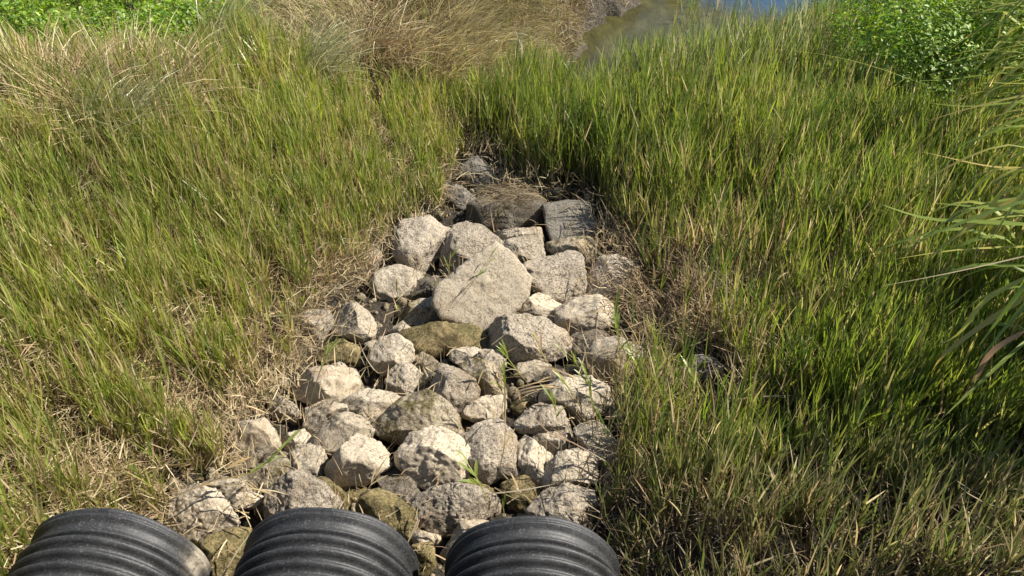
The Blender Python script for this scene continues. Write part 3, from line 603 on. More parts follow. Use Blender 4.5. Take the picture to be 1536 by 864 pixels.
def sward(side, dens, seed):
    global rng
    rng = np.random.default_rng(seed)
    P, u, v, d = candidates(dens)
    r = region(P, u, v); dry = dryness(P, u, v, r); x, y = P[:, 0], P[:, 1]
    clump = n2(x, y, 7, 51, 2); stand = n2(x, y, 2.2, 53, 2)
    p = (1 - dry * (.66 if side == 'left' else .85)) * (.12 + .88 * sstep(-.35, .45, clump + .25)) * (1 - .985 * r['mound']) * (1 - r['weed']) * (1 - sstep(.4, .6, gs(u, v, -30, 215, 100, 75))) * (1 - .9 * r['bush'])
    p = p * (r['bed'] > (-.05 if side == 'left' else .0)) * (0.6 + .4 * sstep(.0, .22, r['bed']))
    shore = r['cd'] < .15
    grassy = sstep(60, 100, v - .0 * u) * (u > 860) * (u < 1330)                    # stand growing in the shallow creek
    p = np.where(r['water'], np.where((u > 870), p * sstep(0, 55, v - np.interp(u, [860, 900, 960, 1050, 1200, 1300], [190, 178, 148, 112, 78, 62])), 0), p)
    p = np.where(r['water'] & (u > 900), np.maximum(p, .035 * (n2(x, y, 3, 55) > -.1)), p)
    p = p * np.where((u > 840) & (u < 1000), sstep(-10, 30, v - np.interp(u, [840, 900, 960, 1000], [185, 178, 148, 125])), 1)
    p = p * (1 - .8 * gs(u, v, 1005, 505, 75, 105)) * (1 - np.clip(1.3 * gs(u, v, 1052, 615, 62, 62), 0, 1))
    mudbank = gs(u, v, 935, 25, 85, 60) > .45; p = np.where(mudbank | ((u > 840) & (u < 1010) & (v < 105 - .3 * (u - 900))), p * .02, p)
    p = p * (1 - .45 * sstep(700, 850, v) * (u > 900))
    L0 = (x < at(700, 300)[0]) & (u < 740)
    if side == 'left': p = p * .86
    sel = (L0 if side == 'left' else ~L0) & (rng.random(len(x)) < p)
    P, u, v, d, dry, clump, stand = P[sel], u[sel], v[sel], d[sel], dry[sel], clump[sel], stand[sel]
    N = len(P); x, y = P[:, 0], P[:, 1]; isr = side == 'right'
    hs = (.33 + .06 * stand + .05 * clump) if not isr else (.37 + .08 * stand + .05 * clump)
    if isr:
        hs = hs + .13 * gs(u, v, 980, 240, 230, 150) - .08 * sstep(620, 820, v) + .10 * gs(u, v, 1080, 90, 200, 90)
    edge = poly_sdf(x, y, BED); hs = hs * (.75 + .25 * sstep(.0, .35, edge)) * np.where(isr & (v < 700), 1.12, 1)
    H = np.clip(hs * rng.uniform(.65, 1.25, N), .08, .75)
    if isr: H = np.where((edge < .45) & (v < 760) & (rng.random(N) < .14), rng.uniform(.45, .68, N), H)
    # lean: swirls of the wind plus a bias
    ang = n2(x, y, .9, 61, 2) * 2.0 + (2.4 if not isr else 1.9) + rng.normal(0, 1.15, N)
    tilt = np.abs(rng.normal(.06, .10, N)) + .07 * np.clip(n2(x, y, 3, 63), 0, 1); curl = rng.normal(.10, .18, N)
    k = pick(GREEN, N); kd = pick(DEEP, N); w = (sstep(-.4, .5, n2(x, y, 1.1, 71)) * .6 + (.45 if isr else .0))[:, None].clip(0, 1)
    col = k * (1 - w) + kd * w
    ye = (rng.random(N) < (.10 + .35 * dry * (.6 if isr else 1)))[:, None]; col = np.where(ye, pick(YELLOW, N), col)
    if isr:
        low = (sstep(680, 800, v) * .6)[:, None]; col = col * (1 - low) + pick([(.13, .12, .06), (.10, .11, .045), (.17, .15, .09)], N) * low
        pale = (gs(u, v, 1060, 120, 190, 80) > rng.random(N) * 1.3)[:, None]; col = np.where(pale, pick([(.20, .22, .10), (.30, .29, .15), (.15, .19, .07)], N), col)
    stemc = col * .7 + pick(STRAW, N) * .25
    wid = rng.uniform(.0048, .0085, N) * (1 + .05 * np.clip(d - 5, 0, 5))
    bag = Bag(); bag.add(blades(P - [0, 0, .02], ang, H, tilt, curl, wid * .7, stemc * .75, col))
    nl = 5
    for j in range(nl):
        t = rng.uniform(.12, .92, N); an = tilt + curl * t * .5
        e = np.stack([np.cos(ang), np.sin(ang), 0 * ang], 1)
        Q = P + (H * t)[:, None] * (np.sin(an)[:, None] * e + np.cos(an)[:, None] * np.array([0, 0, 1.]))
        az = ang + (j % 2) * np.pi + rng.normal(0, .8, N)
        sgn = np.where(np.cos(az - ang) > 0, 1, -.4)
        LL = rng.uniform(.5, .85, N) * np.clip(H, .15, .42) * (1 - .25 * t); tl = np.abs(rng.normal(.05, .20, N)) + .04 + tilt * .5 * sgn
        c = col * rng.uniform(.85, 1.15, (N, 1)); brown = (rng.random(N) < (.16 + .75 * dry) * (1 - t))[:, None]
        c = np.where(brown, pick(STRAW, N), c)
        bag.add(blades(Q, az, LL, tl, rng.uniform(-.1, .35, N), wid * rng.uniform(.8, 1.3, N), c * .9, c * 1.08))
    return bag

def thatch(side, dens, seed):
    global rng
    rng = np.random.default_rng(seed)
    P, u, v, d = candidates(dens)
    r = region(P, u, v); dry = dryness(P, u, v, r); x, y = P[:, 0], P[:, 1]
    isr0 = side == 'right'
    p = (.25 + .95 * dry) * (1 - .5 * r['mound']) * (1 - .9 * r['weed']) * (1 - .7 * r['bush']) * (r['cd'] > .05)
    p = p * np.where(r['bed'] > 0, 1, .06 + np.where(isr0, .7, .5) * sstep(np.where(isr0, -.42, -.28), 0, r['bed'])) * (.35 + .65 * sstep(-.5, .4, n2(x, y, 9, 81) + .25))
    p = np.where((u > 850) & (u < 1010) & (v < 90), p * .8, p)
    if isr0: p = p * (1 - .5 * sstep(620, 740, v)) * (1 - np.clip(1.3 * gs(u, v, 1052, 580, 48, 42), 0, 1))
    L0 = (x < at(700, 300)[0]) & (u < 740)
    sel = (L0 if side == 'left' else ~L0) & (rng.random(len(x)) < p)
    P, u, v, d, dry = P[sel], u[sel], v[sel], d[sel], dry[sel]; r = {k: w[sel] for k, w in r.items()}
    N = len(P); x, y = P[:, 0], P[:, 1]; isr = side == 'right'
    lift = np.abs(rng.normal(0, .12, N)) * sstep(-.02, .2, r['bed']) + rng.uniform(.0, .05, N); lift = np.minimum(lift, .24) + np.where(r['bed'] < 0, rng.uniform(.0, .22, N), 0)
    az = n2(x, y, 2.5, 91, 2) * 2.2 + rng.normal(0, 1.0, N) + np.where(x < 0, .5, 2.6)
    tl = rng.uniform(.35, 1.75, N); L = (rng.uniform(.05, .15, N) if not isr else rng.uniform(.06, .19, N))
    red = np.clip(gs(u, v, 110, 130, 200, 60) + .5 * gs(u, v, 1050, 450, 130, 120), 0, 1)[:, None]
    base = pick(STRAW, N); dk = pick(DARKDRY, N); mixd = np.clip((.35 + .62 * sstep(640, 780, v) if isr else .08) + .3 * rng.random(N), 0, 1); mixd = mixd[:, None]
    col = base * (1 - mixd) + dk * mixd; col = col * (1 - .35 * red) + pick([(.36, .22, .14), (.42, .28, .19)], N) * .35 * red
    wid = rng.uniform(.003, .0062, N) * (1 + .06 * np.clip(d - 5, 0, 5))
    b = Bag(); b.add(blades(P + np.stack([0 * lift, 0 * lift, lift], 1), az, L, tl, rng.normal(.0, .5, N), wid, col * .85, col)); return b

tag(sward('left', 2100, 101).build('green_grass', M_GRASS), 'yellowish green grass sward covering the whole left bank', 'grass', kind='stuff')
tag(sward('right', 1900, 102).build('green_grass', M_GRASS), 'deep green upright grass covering the bank right of the stones and the creek mouth', 'grass', kind='stuff')
tag(thatch('left', 10500, 103).build('dry_thatch', M_DRY), 'straw coloured dead grass lying under the green on the left bank', 'dead grass', kind='stuff')
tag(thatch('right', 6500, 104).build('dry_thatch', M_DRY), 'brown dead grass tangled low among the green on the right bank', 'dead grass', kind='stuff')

# dry drooping grass on the mound left of the creek
def mound():
    global rng
    rng = np.random.default_rng(105); P, u, v, d = candidates(4200, (-3.4, 2.4, 6.8, 12.6)); r = region(P, u, v)
    sel = (rng.random(len(u)) < r['mound'] * 1.0) & (r['cd'] > .12) & (u < 880 + .0 * v); P, u, v, d = P[sel], u[sel], v[sel], d[sel]; N = len(P)
    x, y = P[:, 0], P[:, 1]; cx = at(640, 20)[0]
    az = np.where(u > 560, -.55, 3.6) + n2(x, y, 1.8, 93, 2) * 1.1 + rng.normal(0, .45, N)
    fine = sstep(760, 840, u)
    L = rng.uniform(.22, .55, N) * (1 - .6 * fine); tl = rng.uniform(.15, .8, N); cu = rng.uniform(.7, 1.5, N)
    col = pick(BUFF, N); gr = (rng.random(N) < .22)[:, None]; col = np.where(gr & (fine < .5)[:, None], pick([(.20, .22, .08), (.26, .25, .11)], N), col)
    b = Bag(); b.add(blades(P, az, L, tl, cu, rng.uniform(.004, .0075, N), col * .75, col, prof=(1, .9, .7)))
    tag(b.build('dry_grass', M_DRY), 'buff dry grass drooping over the mound left of the creek water', 'dry grass', kind='stuff')
mound()

def tussock(u, v, n, L, spread, cols, label, seed, bias=None, name='grass_tussock', w=.006, cat='grass tuft'):
    w = w * 1.25
    global rng
    rng = np.random.default_rng(seed); c = at(u, v, .3); z = hz(c[0], c[1])[0]; c = at(u, v, z); c[2] = hz(c[0], c[1])[0]
    a = rng.uniform(0, 2 * np.pi, n); rr = spread * np.sqrt(rng.random(n)); P = c + np.stack([rr * np.cos(a), rr * np.sin(a), 0 * a], 1); P[:, 2] = height(P[:, 0], P[:, 1])
    az = a + rng.normal(0, .5, n)
    if bias is not None: az = bias + rng.normal(0, .7, n)
    col = pick(cols, n); b = Bag()
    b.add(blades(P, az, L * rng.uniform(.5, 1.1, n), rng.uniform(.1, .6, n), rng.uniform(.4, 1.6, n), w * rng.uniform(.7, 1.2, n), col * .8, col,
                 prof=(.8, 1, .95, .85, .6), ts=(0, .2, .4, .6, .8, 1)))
    o = b.build(name, M_DRY if cols is STRAW else M_GRASS); recenter(o, c); tag(o, label, cat, 'long bladed tussocks standing out of the sward'); return o
PALEG = [(.30, .30, .14), (.36, .34, .18), (.24, .26, .10), (.42, .38, .22)]
tussock(455, 110, 300, .85, .16, PALEG, 'pale green tussock arching right at the foot of the dry mound', 201, .2)
tussock(335, 100, 300, .8, .20, PALEG, 'pale tussock leaning right below the leafy weeds', 202, .6)
tussock(150, 225, 300, .8, .18, PALEG, 'pale swirling tussock at the left above the lime green patch', 203, .3)
tussock(60, 205, 900, .85, .42, STRAW, 'pale tan dead tussock at the left edge below the bright weeds', 207, None)
tussock(200, 185, 800, .75, .40, STRAW, 'dead tan tussock between the weeds and the swirling pale one', 208, None)
tussock(690, 75, 600, .75, .35, BUFF, 'rounded buff tussock on the creek side of the dry mound', 209, -.2)
tussock(640, 105, 500, .7, .3, BUFF, 'arching buff tussock at the front foot of the dry mound', 210, -.4)
tussock(560, 60, 300, .75, .2, STRAW, 'straw coloured tussock crowning the dry mound', 204, -.3)
tussock(70, 315, 700, .32, .33, [(.17, .21, .03), (.20, .24, .04), (.13, .19, .03)], 'low lime green tuft of very fine grass at the left', 205, None, w=.0035)
tussock(1130, 100, 160, .5, .25, [(.32, .30, .17), (.20, .23, .10)], 'whitish seeding tuft in the creek mouth grass', 206, 1.6)

# ------------------------------------------------------------------ leafy weeds
def leaves(P, nrm, size, col, aspect=.55):
    """small pointed-oval leaves, creased along the middle: base, two shoulders, tip + fold"""
    N = len(P); t = rng.normal(0, 1, (N, 3)); t -= (t * nrm).sum(1)[:, None] * nrm; t /= np.linalg.norm(t, axis=1)[:, None]; s = np.cross(nrm, t)
    sz = size[:, None]
    V = np.stack([P, P + t * sz * .45 + s * sz * aspect * .5 + nrm * sz * .10, P + t * sz * .45 - s * sz * aspect * .5 + nrm * sz * .10, P + t * sz, P + t * sz * .5], 1)
    b = (np.arange(N) * 5)[:, None]
    tr = np.vstack([b + np.array([[0, 4, 1]]), b + np.array([[4, 3, 1]]), b + np.array([[0, 2, 4]]), b + np.array([[4, 2, 3]])])
    return V.reshape(-1, 3), np.zeros((0, 4), int), tr, np.repeat(col, 5, 0)

BRIGHT = [(0.162, 0.272, 0.03), (0.212, 0.323, 0.034), (0.102, 0.204, 0.025), (0.272, 0.34, 0.051)]
def weed_cover(uv, dens, hgt, size, name, label, seed, cols=BRIGHT):
    global rng
    rng = np.random.default_rng(seed); P, u, v, d = candidates(dens); m = uv(u, v, P); P, u, v = P[m], u[m], v[m]; N = len(P); x, y = P[:, 0], P[:, 1]
    hh = hgt * (1 + .5 * n2(x, y, 2.5, 15)) * (.7 + .3 * n2(x, y, 8, 16)); t = rng.random(N) ** .5; Q = P + np.stack([rng.normal(0, .02, N), rng.normal(0, .02, N), hh * t], 1)
    nrm = rng.normal(0, .55, (N, 3)); nrm[:, 2] += 1; nrm /= np.linalg.norm(nrm, axis=1)[:, None]
    b = Bag(); b.add(leaves(Q, nrm, size * rng.uniform(.35, 1.5, N), pick(cols, N)))
    st = rng.random(N) < .12; n = st.sum()
    b.add(blades(P[st], rng.uniform(0, 6.28, n), hh[st] * 1.05, rng.uniform(0, .35, n), rng.normal(0, .3, n), np.full(n, .004), pick(DEEP, n), pick(GREEN, n)))
    tag(b.build(name, M_LEAF), label, 'weeds', kind='stuff')
def uvTL(u, v, P): return (rng.random(len(u)) < sstep(.42, .6, gs(u, v, 150, 5, 290, 140) + .08 * n2(P[:, 0], P[:, 1], 3, 5)))
def uvL(u, v, P): return (rng.random(len(u)) < sstep(.4, .6, gs(u, v, -30, 215, 100, 75)))
def uvL2(u, v, P): return (rng.random(len(u)) < sstep(.4, .6, gs(u, v, -10, 395, 60, 50)))
weed_cover(uvTL, 4200, .45, .045, 'leafy_weeds', 'bright green broad leaved weeds spreading over the far left corner', 301)
weed_cover(uvL, 3800, .26, .026, 'leafy_weeds', 'patch of small leaved dark green weeds at the left edge below the weeds corner', 302, [(.06, .13, .025), (.09, .17, .03)])

def bush(u, v, rx, ry, h, n, size, label, seed, cols=BRIGHT):
    global rng
    rng = np.random.default_rng(seed); c = at(u, v, .3); c[2] = hz(c[0], c[1])[0]
    root = empty('leafy_bush', tuple(c)); tag(root, label, 'bush', 'leafy bushes on the right bank of the creek')
    m = 34; a = rng.uniform(0, 6.28, m); rr = np.sqrt(rng.random(m)) * .5
    end = np.stack([rx * rng.normal(0, .5, m), ry * rng.normal(0, .5, m), h * rng.uniform(.55, 1.0, m)], 1)
    base = np.stack([rr * rx * np.cos(a) * .5, rr * ry * np.sin(a) * .5, 0 * a - .03], 1)
    dv = end - base; LL = np.linalg.norm(dv, axis=1); az = np.arctan2(dv[:, 1], dv[:, 0]); tl = np.arccos(dv[:, 2] / LL)
    b = Bag(); b.add(blades(base, az, LL, tl, 0 * az, np.full(m, .009), pick([(.12, .10, .05), (.10, .13, .04)], m), pick(GREEN, m))); b.build('stem', M_GRASS, root)
    d = rng.normal(0, 1, (n, 3)); d /= np.linalg.norm(d, axis=1)[:, None]; rad = rng.random(n) ** .28
    lump = 1 + .28 * fbm(d * 2.6 + seed, seed, 3); Q = d * (rad * lump)[:, None] * [rx, ry, h * .62] + [0, 0, h * .5]
    hole = vnoise(Q * 7 + seed, seed + 4) > -.28; Q, d = Q[hole], d[hole]
    Q = Q[Q[:, 2] > 0.0]; n = len(Q)
    nrm = rng.normal(0, .6, (n, 3)) + Q / [rx, ry, h]; nrm[:, 2] += .5; nrm /= np.linalg.norm(nrm, axis=1)[:, None]
    b = Bag(); b.add(leaves(Q, nrm, size * rng.uniform(.35, 1.6, n), pick(cols, n))); b.build('foliage', M_LEAF, root)
bush(1330, 190, .66, .7, .95, 15000, .032, 'bright small leaved bush nearest the blue water', 401)
bush(1460, 175, .75, .7, 1.05, 14000, .034, 'yellow green leafy bush in the far right corner behind the reeds', 402, [(.17, .25, .035), (.24, .30, .05), (.11, .20, .03)])
bush(1340, 80, .9, .8, .95, 11000, .036, 'green bush at the top of the picture beside the blue water', 403)
bush(1570, 130, .8, .8, 1.2, 9000, .036, 'leafy bush at the right frame edge mixed with reed blades', 404)

# ------------------------------------------------------------------ reeds with long arching leaves
def ribbon(pts, w, col0, col1, n=14, fold=.25, sidehint=None):
    pts = np.array(pts, float); m = len(pts); tt = np.linspace(0, m - 1, n); i = np.clip(tt.astype(int), 0, m - 2); f = (tt - i)[:, None]
    p0 = pts[np.clip(i - 1, 0, m - 1)]; p1 = pts[i]; p2 = pts[i + 1]; p3 = pts[np.clip(i + 2, 0, m - 1)]
    C = .5 * ((2 * p1) + (p2 - p0) * f + (2 * p0 - 5 * p1 + 4 * p2 - p3) * f ** 2 + (3 * p1 - p0 - 3 * p2 + p3) * f ** 3)
    T = np.gradient(C, axis=0); T /= np.linalg.norm(T, axis=1)[:, None]
    hint = np.array([0, 0, 1.]) if sidehint is None else np.array(sidehint, float)
    sd = np.cross(T, hint); sd /= np.maximum(np.linalg.norm(sd, axis=1), 1e-3)[:, None]; nn = np.cross(sd, T)
    s = np.linspace(0, 1, n); wd = (w * (.58 if w > .0125 else .5) * np.minimum(1, .55 + 2.2 * s) * np.clip((1 - s) * 2.3, 0.03, 1) ** .8)[:, None]
    V = np.stack([C - sd * wd + nn * wd * fold, C, C + sd * wd + nn * wd * fold], 1).reshape(-1, 3)
    k = np.arange(n - 1)[:, None] * 3; q = np.vstack([k + [[0, 1, 4, 3]], k + [[1, 2, 5, 4]]])
    c = np.repeat(np.array(col0) + (np.array(col1) - np.array(col0)) * s[:, None], 3, 0)
    return V, q, np.zeros((0, 3), int), c

def at_depth(u, v, dep): return CAM + dep * (FW + R_ * ((u - CU) / F) + U_ * ((CV - v) / F))
RG, RY, RB, RD = (.20, .26, .045), (.46, .42, .10), (.42, .30, .10), (.09, .15, .03)
def reed(base_xy, dep, curves, nrand, label, seed, height_=1.3, toward=2.9):
    r = random.Random(seed); bx, by = base_xy; bz = hz(bx, by)[0]; root = empty('reed_plant', (bx, by, bz)); tag(root, label, 'reed', 'tall reeds along the right edge'); O = np.array([bx, by, bz])
    for s in range(5):
        a = r.uniform(0, 6.28); b = np.array([.05 * math.cos(a), .05 * math.sin(a), -.05]); e = b + np.array([r.uniform(-.12, .12), r.uniform(-.12, .12), height_ * r.uniform(.6, .95)])
        V, q_, t_, c_ = ribbon([b, (b + e) / 2 + [0.01, 0, 0], e], .022, (.12, .14, .05), RG, 8, .6, (1, .3, 0)); np_mesh('stem', V, quads=q_, mat=M_GRASS, colors=c_, parent=root)
    for (pts, w, c0, c1) in curves:
        n = len(pts); P = [O + [0, 0, height_ * .55]]
        for k, (u, v) in enumerate(pts): P.append(at_depth(u, v, dep + (-.05 + .08 * k)))
        P = np.array(P) - O; V, q_, t_, c_ = ribbon(P, w, c0, c1, 22); np_mesh('leaf', V, quads=q_, mat=M_LEAF, colors=c_, smooth=True, parent=root)
    for k in range(nrand):
        a = toward + r.gauss(0, .95); Lh = r.uniform(.45, .95); z0 = r.uniform(.25, .9) * height_; rise = r.uniform(-.05, .35) * Lh; e = np.array([math.cos(a), math.sin(a), 0])
        P = [np.array([0, 0, z0]) + e * .02, np.array([0, 0, z0 + rise]) + e * Lh * .4, np.array([0, 0, z0 + rise * .75 - .10 * Lh]) + e * Lh * .75, np.array([0, 0, z0 - .30 * Lh * r.uniform(.3, 1.6)]) + e * Lh]
        c = r.choice([RG, RG, RG, RD, RG]); c1 = r.choice([RG, RG, RY, RB, RG])
        V, q_, t_, c_ = ribbon(P, r.uniform(.012, .028), c, c1, 12); np_mesh('leaf', V, quads=q_, mat=M_LEAF, colors=c_, smooth=True, parent=root)
def G(*p): return [(1136 + a / 2.057, 200 + b / 2.057) for a, b in p]
def Hc(*p): return [(1100 + a / 2.88, b / 2.88) for a, b in p]
reed((2.75, 3.35), 3.75, [
  (G((900, 30), (823, 60), (740, 110), (650, 190), (590, 262)), .020, RG, RY),
  (G((900, 125), (823, 110), (700, 100), (515, 58)), .022, RY, RB),
  (G((900, 170), (823, 200), (720, 240), (600, 330), (560, 352)), .038, RB, RY),
  (G((900, 120), (823, 160), (740, 200), (690, 300), (645, 355)), .030, RG, RY),
  (G((900, 250), (760, 230), (640, 235), (560, 290), (480, 350), (380, 392)), .018, RY, RG),
  (G((900, 345), (823, 350), (620, 360), (430, 387)), .016, RY, RY)], 12, 'yellow green reed with arching leaves reaching in from the right edge', 501)
reed((2.55, 2.75), 3.2, [
  (G((900, 420), (823, 450), (700, 520), (620, 620), (540, 662)), .022, RG, RY),
  (G((900, 480), (823, 510), (700, 590), (580, 680), (533, 745)), .026, RG, RB),
  (G((900, 590), (823, 615), (720, 680), (660, 780), (610, 842)), .024, (.36, .22, .14), (.30, .2, .12)),
  (G((900, 360), (823, 380), (600, 430), (380, 472)), .009, STRAW[0], STRAW[2]),
  (G((900, 730), (823, 745), (760, 770), (700, 840)), .014, RG, RG),
  (G((900, 815), (823, 822), (760, 832), (708, 845)), .012, RY, RG)], 12, 'lower reed with browned drooping tips beside the dark lower right grass', 502, 1.15)
reed((3.75, 5.0), 5.6, [
  (Hc((1400, 300), (1256, 270), (1150, 252), (900, 250)), .016, RY, RG),
  (Hc((1400, 40), (1256, 28), (1100, 12), (1000, 20)), .022, RY, RG),
  (Hc((1350, 200), (1200, 80), (1168, 60), (1135, 235)), .030, RG, RY),
  (Hc((1400, 420), (1256, 340), (1050, 380), (900, 440), (820, 470)), .020, RG, RD),
  (Hc((1400, 480), (1256, 420), (1000, 500), (880, 580)), .02, RG, RD),
  (Hc((1300, 480), (850, 370), (620, 292), (400, 238), (160, 210)), .007, RG, RY),
  (Hc((1300, 660), (1100, 600), (950, 600), (820, 680)), .018, RG, RY)], 88, 'tall dense reed clump filling the right edge under the bushes', 503, 1.5)
reed((4.1, 6.0), 6.6, [(Hc((1300, 300), (1060, 180), (1100, 60), (1050, -20)), .025, RG, RY)], 88, 'reed clump at the upper right corner in front of the leafy bushes', 504, 1.5)
reed((3.35, 4.0), 4.9, [], 34, 'dark green reed clump shading the grass at the right edge', 505, 1.2)

reed((3.3, 2.75), 4.9, [], 60, 'tall unseen reed clump added beyond the right edge to shade the lower right grass', 506, 1.6)  # this and the next two: unseen clumps added to shade the lower right
reed((3.0, 2.15), 4.9, [], 60, 'broad unseen reed clump added beyond the lower right corner to cast shade', 508, 1.8)
reed((3.9, 3.5), 4.9, [], 60, 'tallest unseen reed clump added beyond the right edge to cast shade', 507, 1.9)
# ------------------------------------------------------------------ sprouts, stalks and twigs on the stones
def sprout(pts, nl, label, seed, name='grass_sprout', cols=(GREEN[0], GREEN[3]), w=.006, ll=.10, cat='grass sprout', z0=.0):
    """pts: (u, v, z above the bed); a stem with slender leaves that fork upwards"""
    r = random.Random(seed); P = np.array([at(a, b, c + z0) for a, b, c in pts]); O = P[0].copy()
    root = empty(name, tuple(O)); tag(root, label, cat, 'loose sprouts and stalks over the stones')
    b = Bag(); b.add(ribbon(P - O, w * .8, tuple(.6 * x for x in STRAW[4]), cols[0], 10)); b.build('stem', M_GRASS, root)
    if nl:
        for k in range(nl):
            t = r.uniform(.35, 1.0); i = min(int(t * (len(P) - 1)), len(P) - 2); f = t * (len(P) - 1) - i; q0 = P[i] * (1 - f) + P[i + 1] * f - O
            d = (P[i + 1] - P[i]); d /= np.linalg.norm(d); e = d + np.array([r.gauss(0, .33), r.gauss(0, .33), r.gauss(0, .2)]); e /= np.linalg.norm(e); l = ll * r.uniform(.6, 1.3)
            b = Bag(); c = cols[r.randint(0, len(cols) - 1)]; b.add(ribbon([q0, q0 + e * l * .5, q0 + e * l + np.array([0, 0, -.12 * l])], w * r.uniform(.9, 1.5), c, c, 7)); b.build('leaf', M_GRASS, root)
def cr(k, *p): ox, oy, s = CROP[k]; return [(ox + a / s, oy + b / s, z) for a, b, z in p]
GR = (GREEN[0], DEEP[1], GREEN[4]); DR = (STRAW[0], STRAW[4], STRAW[3])
sprout(cr('A', (385, 690, .12), (395, 620, .22), (405, 545, .32)), 4, 'short green sprout in front of the shaded gap left of the biggest stone', 1, cols=GR, w=.010)
sprout(cr('A', (420, 830, .2), (490, 740, .32), (560, 640, .40), (605, 575, .44)), 4, 'thin forked twig lying up the face of the biggest stone', 2, 'twig', cols=GR, cat='twig')
sprout(cr('E', (590, 570, .2), (550, 470, .34), (500, 370, .45), (432, 265, .52)), 6, 'green tuft growing by the broad pitted cream stone behind the right pipe', 3, cols=GR, w=.011, ll=.13)
sprout(cr('E', (645, 575, .35), (632, 480, .45)), 1, 'single short blade at the rim of the right pipe', 4, cols=GR)
sprout(cr('C', (345, 540, .12), (270, 450, .24), (190, 340, .36)), 6, 'green sprout rising left from the bundle of dead stalks', 5, cols=GR, w=.010, ll=.13)
sprout(cr('C', (500, 490, .15), (430, 400, .26), (372, 275, .38)), 5, 'reddish stemmed sprout over the long black topped boulder', 6, cols=(GREEN[3], STRAW[4]), w=.008)
sprout(cr('C', (660, 470, .15), (600, 430, .25), (520, 350, .36)), 4, 'blade sprout leaning left in front of the shaded brown stone', 7, cols=GR, w=.010, ll=.12)
sprout(cr('C', (690, 720, .2), (665, 560, .36), (635, 415, .50)), 6, 'upright sprout over the right part of the broad boulder', 8, cols=GR, w=.010, ll=.13)
sprout(cr('C', (640, 680, .2), (590, 610, .3), (530, 515, .42)), 5, 'slanting sprout over the middle of the broad boulder', 9, cols=GR, w=.009, ll=.12)
sprout(cr('C', (500, 790, .15), (480, 680, .3), (450, 565, .42)), 5, 'sprout standing between the broad boulder and the pitted one before it', 10, cols=GR, w=.009, ll=.12)
sprout(cr('C', (205, 800, .05), (207, 600, .32), (203, 440, .5)), 5, 'tall single stem crossing the dark gap right of the whitest stone', 11, cols=GR, w=.008, ll=.12)
sprout(cr('C', (840, 560, .15), (820, 300, .45), (790, 60, .70)), 10, 'tallest sprout at the right margin before the rounded speckled stone', 12, cols=GR, w=.010, ll=.16)
sprout(cr('C', (890, 610, .15), (860, 450, .3), (880, 350, .42)), 6, 'sprout on the streaked pale stone near the right margin', 13, cols=GR, w=.010, ll=.12)
sprout(cr('C', (980, 640, .15), (940, 500, .34), (900, 380, .46)), 6, 'dark stemmed sprout just right of the streaked pale stone', 14, cols=GR, w=.010, ll=.12)
sprout(cr('C', (1230, 600, .3), (1225, 520, .38), (1215, 420, .5)), 6, 'bright tuft in front of the lone grey stone', 15, cols=GR, w=.012, ll=.13)
sprout(cr('B', (200, 760, .1), (280, 480, .34), (340, 340, .42), (462, 142, .58)), 5, 'long thin stem slanting across the mossy stone on the left', 16, cols=GR, w=.008, ll=.12)
sprout(cr('B', (110, 560, .15), (210, 480, .25), (300, 420, .3)), 3, 'dry stem lying along the left of the large cream boulder', 17, 'dry_stalk', cols=DR, cat='dry stalk')
sprout(cr('B', (455, 455, .1), (490, 400, .14), (490, 310, .2)), 0, 'curved pale root hanging beside the left mossy stone', 18, 'dry_stalk', cols=DR, cat='dry stalk')
sprout(cr('B', (500, 300, .25), (540, 390, .2), (600, 465, .15), (655, 450, .15)), 0, 'looping pale stalk under the round knobbly stone', 19, 'dry_stalk', cols=DR, cat='dry stalk')
sprout(cr('B', (945, 215, .2), (960, 130, .3), (1040, 40, .42), (1100, 0, .46)), 2, 'dry forked stalk before the lower corner of the biggest stone', 20, 'dry_stalk', cols=DR, cat='dry stalk')
sprout(cr('B', (710, 190, .15), (715, 120, .25), (700, 0, .42)), 4, 'green stem rising above the small cream stone', 21, cols=GR)
sprout(cr('D', (220, 405, .35), (400, 370, .33), (500, 330, .36), (635, 200, .40)), 4, 'long green blade drooping over the tan stone at the lower left', 22, 'grass_sprout', cols=GR, w=.012, ll=.14, cat='grass sprout')
sprout(cr('D', (70, 470, .3), (200, 420, .35), (340, 330, .4)), 3, 'orange straw over the stones at the lower left grass edge', 23, 'dry_stalk', cols=((.48, .33, .14), STRAW[0]), w=.010, cat='dry stalk')
sprout(cr('D', (270, 480, .3), (330, 420, .34), (500, 440, .3)), 3, 'bent twig on top of the flat cracked stone', 24, 'twig', cols=DR, cat='twig')
sprout(cr('D', (960, 510, .15), (1020, 440, .25), (1075, 345, .3)), 4, 'tuft of dead stems beside the lower twin stone', 25, 'dry_stalk', cols=DR, cat='dry stalk', ll=.1)
sprout(cr('D', (290, 900, .3), (370, 760, .32), (440, 660, .3)), 0, 'pale stalk lying along the left side of the middle pipe', 26, 'dry_stalk', cols=((.5, .45, .3),), cat='dry stalk', w=.010)
sprout(cr('E', (560, 462, .42), (720, 445, .40), (895, 412, .40)), 0, 'straight pale reed stick lying behind the right pipe', 27, 'dry_stalk', cols=((.5, .45, .33),), cat='dry stalk', w=.009)
sprout(cr('E', (800, 520, .3), (700, 430, .4), (620, 345, .42)), 2, 'brown stick leaning up to the craggy stone', 28, 'dry_stalk', cols=DR, cat='dry stalk', w=.008)
sprout(cr('E', (620, 340, .4), (645, 200, .5), (650, 0, .6)), 2, 'thin upright dry stem before the craggy stone', 29, 'dry_stalk', cols=DR, cat='dry stalk', w=.007)
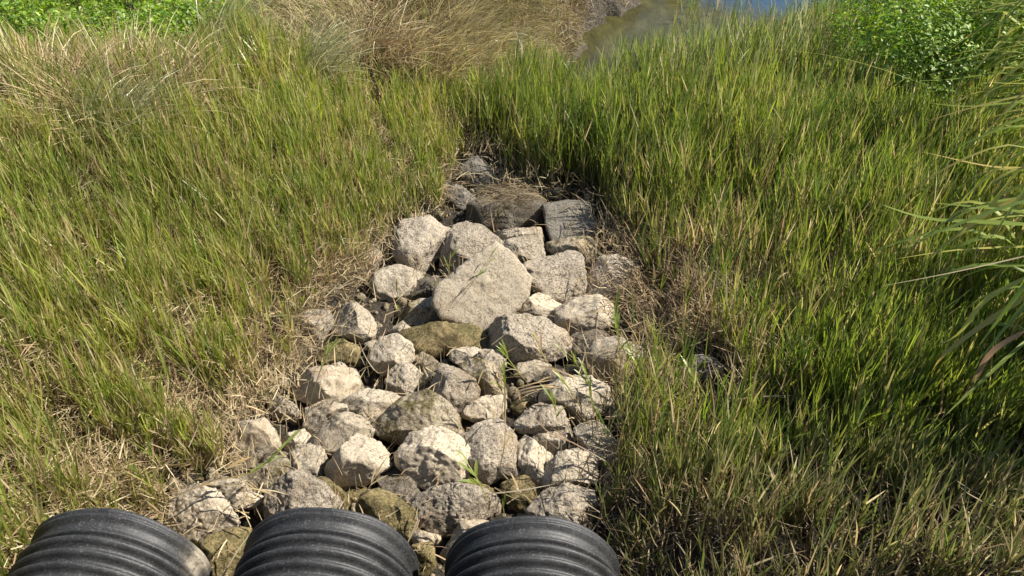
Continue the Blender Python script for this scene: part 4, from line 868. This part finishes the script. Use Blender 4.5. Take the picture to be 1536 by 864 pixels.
sprout(cr('E', (1140, 300, .4), (980, 210, .45), (850, 150, .45), (720, 0, .45)), 4, 'long reddish runner crossing the lower right stones', 30, 'dry_stalk', cols=(STRAW[4], (.3, .2, .13)), cat='dry stalk', w=.008)
sprout(cr('E', (330, 860, .3), (400, 750, .38), (470, 670, .4), (590, 590, .4)), 0, 'reddish stalk lying along the left side of the right pipe', 31, 'dry_stalk', cols=((.3, .17, .11),), cat='dry stalk', w=.008)
sprout(cr('E', (165, 710, .42), (215, 600, .42), (212, 570, .42)), 0, 'pale splinter on the edge of the brown stained stone by the middle pipe', 32, 'dry_stalk', cols=((.5, .45, .33),), cat='dry stalk', w=.008)
for k, (a, b_) in enumerate([((235, 575), (490, 525)), ((230, 565), (480, 500)), ((250, 590), (470, 545)), ((360, 420), (620, 500)), ((420, 430), (640, 520))]):
    sprout(cr('C', (a[0], a[1], .30), ((a[0] + b_[0]) / 2, (a[1] + b_[1]) / 2 - 8, .34), (b_[0], b_[1], .30)), 1,
           ['lowest stalk of the dead bundle right of centre', 'top left stalk of the dead bundle right of centre', 'shortest stalk of the dead bundle right of centre', 'upper slanting stalk across the flat pale stone', 'stalk ending on the broad boulder from the bundle'][k],
           40 + k, 'dry_stalk', cols=DR, cat='dry stalk', w=.010)

# mat of dead grass on top of the flat mossy stone
def mat_on_rock():
    global rng
    rng = np.random.default_rng(77); n = 380; u = rng.uniform(722, 800, n); v = 292 + rng.normal(0, 6, n) + .14 * (u - 765)
    P = np.array([at(a, b, .30) for a, b in zip(u, v)]); P[:, 2] += rng.uniform(-.03, .03, n)
    b = Bag(); c = pick(DARKDRY, n) * .6 + pick(STRAW, n) * .4; b.add(blades(P, rng.normal(0, .6, n) + np.pi * (rng.random(n) < .5), rng.uniform(.06, .17, n), rng.uniform(1.2, 1.75, n), rng.normal(.4, .4, n), np.full(n, .005), c * .5, c * .7))
    o = b.build('dead_grass_mat', M_DRY); tag(o, 'mat of reddish dead grass lying on the flat mossy stone', 'dead grass', kind='stuff')
mat_on_rock()
print('verts', sum(len(o.data.vertices) for o in COL.objects if o.type == 'MESH'))
